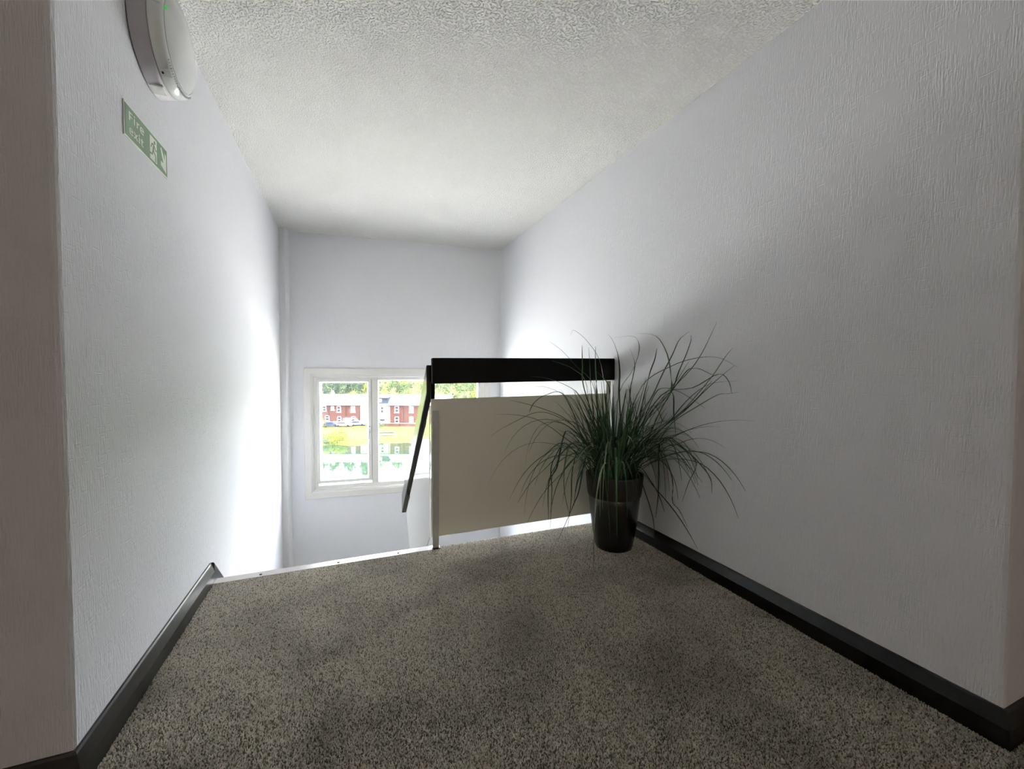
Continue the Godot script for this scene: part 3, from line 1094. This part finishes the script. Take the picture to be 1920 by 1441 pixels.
	blade([V(1.64, 0.89, -1.90), V(1.64, 0.94, -1.82), V(1.64, 0.92, -1.69), V(1.64, 0.85, -1.53)])
	blade([V(1.61, 1.00, -1.91), V(1.60, 1.10, -1.85), V(1.57, 1.16, -1.80)])
	blade([V(1.51, 0.91, -1.95), V(1.53, 1.00, -1.95), V(1.55, 1.08, -1.96), V(1.53, 1.17, -1.98)])
	blade([V(1.58, 0.78, -1.91), V(1.60, 0.84, -1.85), V(1.61, 0.77, -1.80), V(1.57, 0.75, -1.76)])
	blade([V(1.40, 0.91, -1.99), V(1.37, 0.98, -1.99), V(1.34, 1.00, -1.98), V(1.29, 1.04, -1.98)])
	blade([V(1.33, 0.95, -2.02), V(1.34, 1.07, -2.05), V(1.36, 1.18, -2.08)])
	blade([V(1.30, 0.93, -2.03), V(1.29, 1.07, -2.03), V(1.28, 1.17, -2.03)])
	blade([V(1.26, 0.95, -2.05), V(1.24, 1.07, -2.03), V(1.23, 1.18, -2.02)])
	blade([V(1.64, 1.01, -1.68), V(1.64, 1.05, -1.60), V(1.64, 1.02, -1.50), V(1.64, 1.01, -1.46)])
	blade([V(1.64, 0.80, -1.71), V(1.64, 0.89, -1.59), V(1.64, 0.99, -1.49)])
	blade([V(1.64, 0.75, -1.78), V(1.64, 0.88, -1.65), V(1.64, 0.97, -1.51), V(1.64, 0.99, -1.35)])


# ---------------------------------------------------------------- outside the window
# out there, s runs to the right and w away from the building, both level
func O(s: float, y: float, w: float) -> Vector3:
	return Basis(Vector3.UP, OUT_TURN) * Vector3(s, y, -w)


func shore(s: float) -> float:
	return 97.0 + (s + 32.0) * 0.36 + sin(s * 0.55) * 0.9


func land(s: float, w: float) -> float:
	var d := w - shore(s)
	if d < 0.0:
		return -16.0 + d * 0.25
	var y := -16.0 + 0.55 * smoothstep(0.0, 1.2, d) + 0.075 * d
	var right := smoothstep(-38.0, -24.0, s)
	y += right * 1.0 * smoothstep(2.0, 15.0, d)
	y = minf(y, -14.35)
	if w > 124.0:
		y += (w - 124.0) * 0.26
	return y


func leaves(st: SurfaceTool, c: Vector3, r: Vector3, count: int, size: float, r_in := 0.55) -> void:
	for i in count:
		var v := Vector3(rng.randfn(), rng.randfn(), rng.randfn()).normalized()
		v *= lerpf(r_in, 1.0, sqrt(rng.randf()))
		var p := c + v * r
		var n := (v + Vector3(rng.randf_range(-1, 1), rng.randf_range(-0.3, 1.2), rng.randf_range(-1, 1)) * 0.8).normalized()
		var a := n.cross(Vector3(rng.randf_range(-1, 1), rng.randf_range(-1, 1), rng.randf_range(-1, 1))).normalized() * size * rng.randf_range(0.6, 1.2)
		var b := n.cross(a).normalized() * size * rng.randf_range(0.35, 0.7)
		tri(st, p - a, p + b, p + a, n)
		tri(st, p - a, p + a, p - b, n)


func make_tree(called: String, leaf_mat: Material, height: float, spread: float, clumps: int, per: int, bare := 0.25) -> Node3D:
	var t := thing(called, Vector3.ZERO)
	var st := mb()
	tube(st, [Vector3(0, -0.6, 0), Vector3(0.05, height * 0.3, 0.05), Vector3(-0.1, height * 0.6, 0.0), Vector3(0.1, height * 0.9, 0.1)], [0.24, 0.2, 0.14, 0.05], 7)
	put("trunk", st, M.bark, t)
	st = mb()
	for k in 6:
		var a := TAU * k / 6.0 + rng.randf()
		var y0 := height * rng.randf_range(0.25, 0.6)
		tube(st, [Vector3(0, y0, 0), Vector3(cos(a) * spread * 0.3, y0 + height * 0.14, sin(a) * spread * 0.3), Vector3(cos(a) * spread * 0.62, y0 + height * 0.32, sin(a) * spread * 0.62)], [0.12, 0.08, 0.03], 6)
	put("branches", st, M.bark, t)
	st = mb()
	for k in clumps:
		var a := rng.randf() * TAU
		var u := sqrt(rng.randf())
		var yy := rng.randf_range(bare, 1.0)
		var wd := spread * (0.9 if yy < 0.7 else lerpf(0.9, 0.25, (yy - 0.7) / 0.3)) * u
		leaves(st, Vector3(cos(a) * wd, height * yy * 0.95, sin(a) * wd), Vector3(1.25, 0.9, 1.25) * spread * 0.3, per, 0.30)
	put("foliage", st, leaf_mat, t)
	return t


func make_bush(called: String, leaf_mat: Material, r: Vector3, count: int, size: float) -> Node3D:
	var t := thing(called, Vector3.ZERO)
	var st := mb()
	for k in 5:
		var a := TAU * k / 5.0
		tube(st, [Vector3(0, -0.2, 0), Vector3(cos(a) * r.x * 0.3, r.y * 0.6, sin(a) * r.z * 0.3), Vector3(cos(a) * r.x * 0.55, r.y * 1.2, sin(a) * r.z * 0.55)], [0.05, 0.035, 0.015], 5)
	put("stems", st, M.bark, t)
	st = mb()
	for k in 9:
		var a := rng.randf() * TAU
		var u := sqrt(rng.randf()) * 0.6
		leaves(st, Vector3(cos(a) * r.x * u, r.y * rng.randf_range(0.55, 1.15), sin(a) * r.z * u), r * Vector3(0.55, 0.6, 0.55), count / 9, size)
	put("foliage", st, leaf_mat, t)
	return t


func place(o: Node3D, s: float, w: float, turn := 0.0, scale := 1.0, dy := 0.0) -> void:
	o.position = O(s, land(s, w) + dy, w)
	o.rotation.y = OUT_TURN + turn
	o.scale = Vector3.ONE * scale


# sash or casement window set in a house front: x, y of its middle, on the plane z
func house_window(h: Node3D, x: float, y: float, wd: float, ht: float, z: float, blind := false, panes := 2) -> void:
	var st := mb()
	var f := 0.14
	box(st, Vector3(x, y - ht * 0.5 - 0.08, z + 0.06), Vector3(wd + 0.25, 0.12, 0.2))
	ringbox(st, x, y, wd, ht, z, f)
	for k in range(1, panes):
		box(st, Vector3(x, y - ht * 0.5 + ht * k / panes, z + 0.03), Vector3(wd - f, 0.13, 0.08))
	var w := put("window", st, M.upvc_out, h)
	for k in panes:
		st = mb()
		var ph := ht / panes
		box(st, Vector3(x, y - ht * 0.5 + ph * (k + 0.5), z + 0.01), Vector3(wd - f * 1.5, ph - f * 0.8, 0.03))
		put("blind" if blind else "pane", st, M.blind if blind else M.dark_glass, w)


func ringbox(st: SurfaceTool, x: float, y: float, wd: float, ht: float, z: float, f: float) -> void:
	for sg in [-1.0, 1.0]:
		box(st, Vector3(x + sg * (wd - f) * 0.5, y, z + 0.04), Vector3(f, ht, 0.1))
		box(st, Vector3(x, y + sg * (ht - f) * 0.5, z + 0.04), Vector3(wd, f, 0.1))


# a slice of the terrace: front at z = 0, eaves and ridge as given
func make_house(s0: float, s1: float, w: float, label: String, wall_mat: Material, stack := false) -> Node3D:
	var base := -14.5
	var h := thing("terraced_house", O((s0 + s1) * 0.5, base, w), OUT_TURN)
	tag(h, label, "house", "terraced houses across the lake")
	var hw := (s1 - s0) * 0.5 - 0.006
	var ev := 5.75
	var st := mb()
	prism(st, PackedVector2Array([Vector2(0, -0.8), Vector2(0, ev), Vector2(-3.6, ev + 2.5), Vector2(-7.2, ev), Vector2(-7.2, -0.8)]), Vector3(-hw, 0, 0), Vector3.BACK, Vector3.UP, Vector3.RIGHT * hw * 2.0)
	put("wall", st, wall_mat, h)
	st = mb()
	prism(st, PackedVector2Array([Vector2(0.3, ev - 0.22), Vector2(0.3, ev - 0.08), Vector2(-3.6, ev + 2.68), Vector2(-7.5, ev - 0.08), Vector2(-7.5, ev - 0.22), Vector2(-3.6, ev + 2.5)]), Vector3(-hw, 0, 0), Vector3.BACK, Vector3.UP, Vector3.RIGHT * hw * 2.0)
	var rf := put("roof", st, M.slate, h)
	st = mb()
	tube(st, [Vector3(-hw, ev + 2.7, -3.6), Vector3(hw, ev + 2.7, -3.6)], [0.12, 0.12], 6)
	put("ridge_tiles", st, M.slate, rf)
	st = mb()
	box(st, Vector3(0, ev - 0.2, 0.33), Vector3(hw * 2.0, 0.12, 0.12))
	put("gutter", st, M.downpipe, h)
	st = mb()
	tube(st, [Vector3(hw - 0.25, -0.3, 0.1), Vector3(hw - 0.25, ev - 0.2, 0.1)], [0.07, 0.07], 6)
	put("downpipe", st, M.downpipe, h)
	if stack:
		st = mb()
		box(st, Vector3(hw - 0.6, ev + 2.9, -3.6), Vector3(0.9, 1.0, 0.6))
		var c := put("chimney", st, M.render_white, h)
		for x in [-0.22, 0.22]:
			st = mb()
			tube(st, [Vector3(hw - 0.6 + x, ev + 3.3, -3.6), Vector3(hw - 0.6 + x, ev + 3.9, -3.6)], [0.13, 0.11], 8)
			put("chimney_pot", st, M.path, c)
	return h


func make_car(paint: Material, label: String, s: float, w: float, turn: float) -> void:
	var c := thing("car", O(s, land(s, w), w), OUT_TURN + turn)
	tag(c, label, "car")
	var st := mb()
	prism(st, PackedVector2Array([Vector2(-2.1, 0.3), Vector2(2.1, 0.3), Vector2(2.15, 0.65), Vector2(1.9, 0.85), Vector2(1.0, 0.95), Vector2(0.45, 1.4), Vector2(-1.3, 1.42), Vector2(-1.95, 0.98), Vector2(-2.15, 0.85)]), Vector3(0, 0, -0.85), Vector3.RIGHT, Vector3.UP, Vector3.BACK * 1.7, 0.08)
	put("body", st, paint, c)
	st = mb()
	prism(st, PackedVector2Array([Vector2(-1.7, 0.96), Vector2(0.85, 0.96), Vector2(0.38, 1.33), Vector2(-1.24, 1.34)]), Vector3(0, 0, -0.87), Vector3.RIGHT, Vector3.UP, Vector3.BACK * 1.74)
	put("side_windows", st, M.dark_glass, c)
	for x in [-1.3, 1.3]:
		for z in [-0.78, 0.78]:
			st = mb()
			lathe(st, [Vector2(0.0, -0.1), Vector2(0.31, -0.1), Vector2(0.33, -0.06), Vector2(0.33, 0.06), Vector2(0.31, 0.1), Vector2(0.0, 0.1)], Vector3(x, 0.33, z), Vector3.BACK, 14)
			put("wheel", st, M.tyre, c)


func outside_materials() -> void:
	M.brick = plain(Color8(64, 37, 31), 0.9, 0.0, 0.2)
	world_map(M.brick, 1.3)
	M.brick.albedo_texture = noise_tex(256, 0.05, FastNoiseLite.TYPE_CELLULAR, 2, Color(0.75, 0.72, 0.7), Color(1, 1, 1), 0.1, 0.9, 2)
	M.brick_dark = plain(Color8(120, 66, 52), 0.9)
	M.render_white = plain(Color8(128, 124, 114), 0.8)
	M.slate = plain(Color8(136, 136, 142), 0.45)
	M.upvc_out = plain(Color8(136, 136, 136), 0.5)
	M.blind = plain(Color8(140, 144, 150), 0.5)
	M.dark_glass = plain(Color8(22, 26, 30), 0.3, 0.0, 0.2)
	M.downpipe = plain(Color8(22, 19, 19), 0.8, 0.0, 0.2)
	M.dormer = plain(Color8(28, 34, 46), 0.7, 0.0, 0.2)
	M.bark = plain(Color8(112, 104, 84), 0.9)
	M.tyre = plain(Color8(16, 16, 16), 0.9, 0.0, 0.2)
	M.white_paint = plain(Color8(126, 126, 128), 0.4, 0.0, 0.3)
	M.blue_paint = plain(Color8(26, 32, 58), 0.4, 0.0, 0.3)
	M.grey_paint = plain(Color8(62, 70, 84), 0.4, 0.0, 0.3)
	M.fence_wood = plain(Color8(130, 112, 90), 0.85)
	M.path = plain(Color8(150, 146, 136), 0.9)
	M.paving = plain(Color8(222, 219, 212), 0.9)
	var hues := {"dark": Color8(34, 48, 38), "mid": Color8(50, 62, 36), "pale": Color8(64, 72, 50), "lime": Color8(84, 90, 28), "shrub": Color8(80, 86, 22), "hedge": Color8(38, 52, 30)}
	for k in hues:
		var m := plain(hues[k], 0.9, 0.0, 0.2)
		m.cull_mode = BaseMaterial3D.CULL_DISABLED
		M["leaf_" + k] = m
	M.grass = plain(Color8(76, 82, 28), 0.95, 0.0, 0.2)
	world_map(M.grass, 9.0)
	M.grass.albedo_texture = noise_tex(512, 0.03, FastNoiseLite.TYPE_SIMPLEX, 4, Color(0.62, 0.68, 0.5), Color(1, 1, 0.95), 0.25, 0.75, 5)
	M.water = plain(Color8(20, 36, 22), 0.03, 0.0, 0.6)
	world_map(M.water, 14.0)
	M.water.normal_enabled = true
	var wn := noise_tex(512, 0.02, FastNoiseLite.TYPE_SIMPLEX, 3, Color.BLACK, Color.WHITE, 0.0, 1.0, 6)
	wn.as_normal_map = true
	wn.color_ramp = null
	wn.bump_strength = 2.0
	M.water.normal_texture = wn
	M.water.normal_scale = 0.02


# a label that is already given goes on to the next one along the row
func once(label: String) -> String:
	var n: int = names.get("label " + label, 0)
	names["label " + label] = n + 1
	return label + ["", ", further right", ", furthest right", ", last to the right"][mini(n, 3)]


# which house of the row stands nearest, in words
func by_house(px: float) -> String:
	var edges := [588.0, 617.0, 650.0, 675.0, 704.0, 731.0, 758.0, 787.0, 815.0, 845.0]
	var words := ["the house at the left end", "the small-window house", "the dark-window house", "the white-blind house", "the plain white house", "the dormer house", "the house past the dormer", "the pale-blind house", "the house beside the stair rail", "the house at the right end"]
	for i in 10:
		if px < edges[i]:
			return words[i]
	return "the gap above the landing panel" if px < 875.0 else "the right edge of the window"


func outside() -> void:
	outside_materials()
	# land on the far side
	var st := mb()
	var ds := 4.0
	var dw := 2.0
	var s := -132.0
	while s < 84.0:
		var w := 88.0
		while w < 196.0:
			var q := [O(s, land(s, w), w), O(s + ds, land(s + ds, w), w), O(s + ds, land(s + ds, w + dw), w + dw), O(s, land(s, w + dw), w + dw)]
			flat(st, q, O(s, -200.0, w))
			w += dw
		s += ds
	struct("ground_bank", st, M.grass, "grassy far bank of the lake rising to the wooded hillside")
	st = mb()
	flat(st, [O(-132, -16.0, 54.0), O(84, -16.0, 54.0), O(84, -16.0, 130.0), O(-132, -16.0, 130.0)], O(0, -100, 60))
	var lake := struct("lake", st, M.water, "still lake mirroring the bank and the sky")
	lake.set_meta("kind", "structure")
	st = mb()
	box(st, Basis(Vector3.UP, OUT_TURN) * Vector3(-24, -16.4, -29.5), Vector3(216, 1.4, 49), 0.1, Basis(Vector3.UP, OUT_TURN))
	struct("ground_quay", st, M.paving, "pale paved quay between the building and the lake")

	# the terrace of houses; pixel columns of the photograph gave these spans
	var W := 118.0
	var spec := [
		[-63.5, -58.0, "red brick terraced house at the left end of the row across the lake", "brick"],
		[-58.0, -52.6, "red brick terraced house with one small upper side window", "brick"],
		[-52.6, -47.6, "red brick terraced house with paired dark sash windows", "brick"],
		[-47.6, -43.7, "red brick terraced house with a white blind upstairs, left of the white houses", "brick"],
		[-43.7, -39.3, "plain white rendered house between the brick houses and the dormer house", "white"],
		[-39.3, -35.2, "white rendered house with a grey-blue roof dormer", "white"],
		[-35.2, -31.0, "red brick terraced house just right of the dormer house", "brick"],
		[-31.0, -26.6, "red brick terraced house with pale blinds in both windows", "brick"],
		[-26.6, -22.2, "red brick terraced house seen beside the stair rail", "brick"],
		[-22.2, -17.8, "red brick terraced house at the right end of the row", "brick"]]
	for i in spec.size():
		var p: Array = spec[i]
		var mat: Material = M.brick if p[3] == "brick" else M.render_white
		var h := make_house(p[0], p[1], W, p[2], mat, i == 1)
		var mid: float = (p[0] + p[1]) * 0.5
		match i:
			1:
				house_window(h, -54.1 - mid, 4.6, 1.15, 1.6, 0.0)
				house_window(h, -53.3 - mid, 1.9, 1.2, 1.5, 0.0)
			2:
				house_window(h, -49.9 - mid, 4.45, 1.15, 1.75, 0.0)
				house_window(h, -49.8 - mid, 1.45, 1.15, 1.75, 0.0)
				house_window(h, -51.7 - mid, 4.75, 0.85, 1.1, 0.0, true, 1)
				house_window(h, -48.2 - mid, 1.2, 0.5, 0.9, 0.0, false, 1)
			3:
				house_window(h, -45.8 - mid, 4.45, 1.2, 1.8, 0.0, true)
				house_window(h, -45.7 - mid, 1.45, 1.2, 1.8, 0.0)
			4:
				house_window(h, -41.0 - mid, 4.3, 1.0, 1.6, 0.0)
			5:
				house_window(h, -37.4 - mid, 4.3, 1.0, 1.9, 0.0)
				house_window(h, -35.9 - mid, 4.3, 0.5, 1.2, 0.0, false, 1)
				house_window(h, -37.4 - mid, 1.35, 1.7, 0.9, 0.0, false, 1)
				# box dormer with its sloping cheek
				st = mb()
				prism(st, PackedVector2Array([Vector2(-0.2, 5.75), Vector2(-0.2, 7.75), Vector2(-3.4, 8.15), Vector2(-3.4, 7.6)]), Vector3(-38.9 - mid, 0, 0), Vector3.BACK, Vector3.UP, Vector3.RIGHT * 3.1)
				var dm := put("dormer", st, M.dormer, h)
				st = mb()
				box(st, Vector3(-37.35 - mid, 7.85, -1.6), Vector3(3.5, 0.14, 3.6), 0.0, Basis(Vector3.RIGHT, 0.12))
				put("dormer_roof", st, M.downpipe, dm)
				st = mb()
				ringbox(st, -38.1 - mid, 7.0, 1.0, 0.9, -0.2, 0.12)
				put("dormer_window", st, M.upvc_out, dm)
				st = mb()
				box(st, Vector3(-38.1 - mid, 7.0, -0.19), Vector3(0.8, 0.7, 0.04))
				put("blind", st, M.blind, dm)
			6, 7, 8, 9:
				var x := [-33.2, -29.0, -24.6, -20.2][i - 6] as float
				house_window(h, x - mid, 4.45, 1.2, 1.85, 0.0, i == 7)
				house_window(h, x - mid, 1.4, 1.2, 1.85, 0.0, i == 7)
			0:
				house_window(h, -60.5 - mid, 4.5, 1.15, 1.6, 0.0)
	# gardens, cars and walls in front of the row
	make_car(M.white_paint, "white car parked behind the shrubs under the brick houses", -46.2, 112.5, 0.05)
	make_car(M.blue_paint, "dark blue car parked left of the white car", -49.6, 112.0, 0.25)
	make_car(M.white_paint, "white car parked at the left edge of the window view", -53.3, 112.5, -0.3)
	make_car(M.grey_paint, "grey-blue car parked in front of the plain white house", -43.0, 114.5, 0.0)
	var van := thing("van", O(-45.1, land(-45, 115.4), 115.4), OUT_TURN)
	tag(van, "white van parked close to the brick house with the white blind", "van")
	st = mb()
	prism(st, PackedVector2Array([Vector2(-2.2, 0.35), Vector2(2.2, 0.35), Vector2(2.25, 0.9), Vector2(1.5, 1.2), Vector2(1.0, 1.95), Vector2(-2.2, 2.0)]), Vector3(0, 0, -0.9), Vector3.RIGHT, Vector3.UP, Vector3.BACK * 1.8, 0.08)
	put("body", st, M.white_paint, van)
	st = mb()
	prism(st, PackedVector2Array([Vector2(0.2, 1.2), Vector2(1.35, 1.2), Vector2(0.9, 1.8), Vector2(0.2, 1.8)]), Vector3(0, 0, -0.92), Vector3.RIGHT, Vector3.UP, Vector3.BACK * 1.84)
	put("side_windows", st, M.dark_glass, van)
	for x in [-1.4, 1.4]:
		for z in [-0.8, 0.8]:
			st = mb()
			lathe(st, [Vector2(0.0, -0.1), Vector2(0.34, -0.1), Vector2(0.34, 0.1), Vector2(0.0, 0.1)], Vector3(x, 0.34, z), Vector3.BACK, 12)
			put("wheel", st, M.tyre, van)
	for f in [[-50.2, 115.5, 4.6, 0.12, "pale timber garden fence behind the parked cars"], [-55.0, 115.8, 3.5, 0.0, "pale timber garden fence at the left of the view"], [-36.5, 115.0, 4.4, 0.0, "low pale fence in front of the dormer house"]]:
		var fe := thing("garden_fence", O(f[0], land(f[0], f[1]), f[1]), OUT_TURN + f[3])
		tag(fe, f[4], "fence")
		for k in 6:
			st = mb()
			box(st, Vector3((k - 2.5) * f[2] / 6.0, 0.5, 0), Vector3(f[2] / 6.0 - 0.04, 1.15, 0.05))
			put("board", st, M.fence_wood, fe)
		for k in [-1, 0, 1]:
			st = mb()
			box(st, Vector3(k * f[2] * 0.48, 0.45, -0.08), Vector3(0.1, 1.4, 0.1))
			put("post", st, M.fence_wood, fe)
	var bw := thing("garden_wall", O(-30.0, land(-30.0, 113.2), 113.2), OUT_TURN)
	tag(bw, "low red brick garden wall on the right, above the grass slope", "wall")
	st = mb()
	box(st, Vector3(0, 0.35, 0), Vector3(11.0, 1.0, 0.25))
	put("brickwork", st, M.brick, bw)
	st = mb()
	box(st, Vector3(0, 0.88, 0), Vector3(11.1, 0.08, 0.34))
	put("coping", st, M.path, bw)
	# white lines of path across the grass
	for p in [[-33.6, 104.5, 7.0], [-31.5, 102.2, 5.0]]:
		var pa := thing("garden_path", O(p[0], land(p[0], p[1]) + 0.05, p[1]), OUT_TURN + 0.1)
		tag(pa, "narrow pale path across the grass slope, " + ("upper one" if p[1] > 103.0 else "lower one near the water"), "path")
		st = mb()
		box(st, Vector3.ZERO, Vector3(p[2], 0.3, 0.9))
		put("paving", st, M.path, pa)
		st = mb()
		box(st, Vector3(0, -0.1, 0.5), Vector3(p[2], 0.45, 0.1))
		put("edging", st, M.downpipe, pa)
	# shrubs along the water
	var protos := [make_bush("shore_shrub", M.leaf_shrub, Vector3(1.5, 0.85, 1.2), 330, 0.16), make_bush("shore_shrub", M.leaf_lime, Vector3(1.2, 1.0, 1.1), 300, 0.16), make_bush("shore_shrub", M.leaf_mid, Vector3(1.3, 0.9, 1.1), 300, 0.15)]
	for i in 3:
		tag(protos[i], "yellow-green shrub in the band along the far shore", "shrub", "shrubs along the far shore")
	var n := 0
	for i in 20:
		var ss := -52.0 + i * 0.62 + rng.randf_range(-0.3, 0.3)
		if ss > -34.0:
			ss = -32.0 + (ss + 34.0) * 1.6
		var far := (i % 3) * 1.8 + rng.randf_range(-0.3, 0.7)
		var b: Node3D = protos[[0, 1, 0, 2, 0, 1][i % 6]]
		if n >= 3:
			b = copy(b)
		else:
			b = protos[n]
		n += 1
		place(b, ss, shore(ss) + far, rng.randf() * 6.0, rng.randf_range(0.95, 1.4))
		b.set_meta("label", once("%s shore shrub %s, before %s" % [["yellow-green", "bright yellow", "yellow-green", "dull green", "yellow-green", "bright yellow"][i % 6], ["by the water", "in mid band", "in upper band"][i % 3], by_house(960.0 + ss / 98.0 * 769.0)]))
	var yb := make_bush("garden_bush", M.leaf_lime, Vector3(1.3, 1.6, 1.2), 420, 0.15)
	tag(yb, "tall yellow bush in front of the cars at the left", "bush")
	place(yb, -50.9, 109.0)
	var hd := make_bush("garden_hedge", M.leaf_hedge, Vector3(2.3, 1.1, 1.0), 520, 0.15)
	tag(hd, "dark green hedge below the dormer house", "hedge")
	place(hd, -35.5, 110.0)
	# the wooded hillside behind the roofs
	var kinds := [
		[make_tree("dark_tree", M.leaf_dark, 12.0, 3.4, 34, 46, 0.2), "dense dark green tree on the hillside behind the brick roofs", "dark trees on the hillside"],
		[make_tree("green_tree", M.leaf_mid, 11.5, 3.2, 30, 44, 0.2), "mid green broadleaf tree on the hillside behind the roofs", "mid green trees on the hillside"],
		[make_tree("pale_tree", M.leaf_pale, 12.5, 2.8, 22, 34, 0.3), "pale thin-leaved tree with visible trunk and branches on the hillside", "pale trees on the hillside"]]
	var used := [false, false, false]
	for k in kinds:
		tag(k[0], k[1], "tree", k[2])
	for row in 4:
		var w: float = [127.5, 135.0, 146.0, 160.0][row]
		var step: float = [4.3, 4.8, 5.6, 6.5][row]
		var s0: float = [-68.0, -73.0, -80.0, -90.0][row]
		var s1: float = [-6.0, -4.0, -2.0, 0.0][row]
		var x := s0
		while x < s1:
			var px := 960.0 + x / w * 769.0
			var kind := 0
			if px > 705.0 and px < 815.0:
				kind = 2 if rng.randf() < 0.72 else 1
			elif px >= 815.0:
				kind = 1 if rng.randf() < 0.6 else 2
			elif rng.randf() < 0.25:
				kind = 1
			var t: Node3D = kinds[kind][0]
			if used[kind]:
				t = copy(t)
			used[kind] = true
			var sc: float = [0.62, 0.85, 1.0, 1.1][row] * rng.randf_range(0.88, 1.12)
			t.set_meta("label", once("%s, %s, behind %s" % [["dark dense tree", "mid green tree", "pale sparse tree"][kind], ["next to the roofs", "second row", "third row", "top row"][row], by_house(960.0 + x / w * 769.0)]))
			place(t, x + rng.randf_range(-1.0, 1.0), w + rng.randf_range(-1.5, 1.5), rng.randf() * 6.0, sc)
			x += step
	for q in [[-49.8, 126.5, 0.62, "bright lime tree rising behind the roof ridge at the left"], [-10.4, 127.0, 0.95, "bright yellow-green tree at the right end of the window view"], [-47.0, 133.0, 0.85, "yellow-green tree behind the lime tree on the hillside"]]:
		var t := make_tree("lime_tree", M.leaf_lime, 10.5, 2.6, 26, 40, 0.15)
		tag(t, q[3], "tree")
		place(t, q[0], q[1], 0.0, q[2])
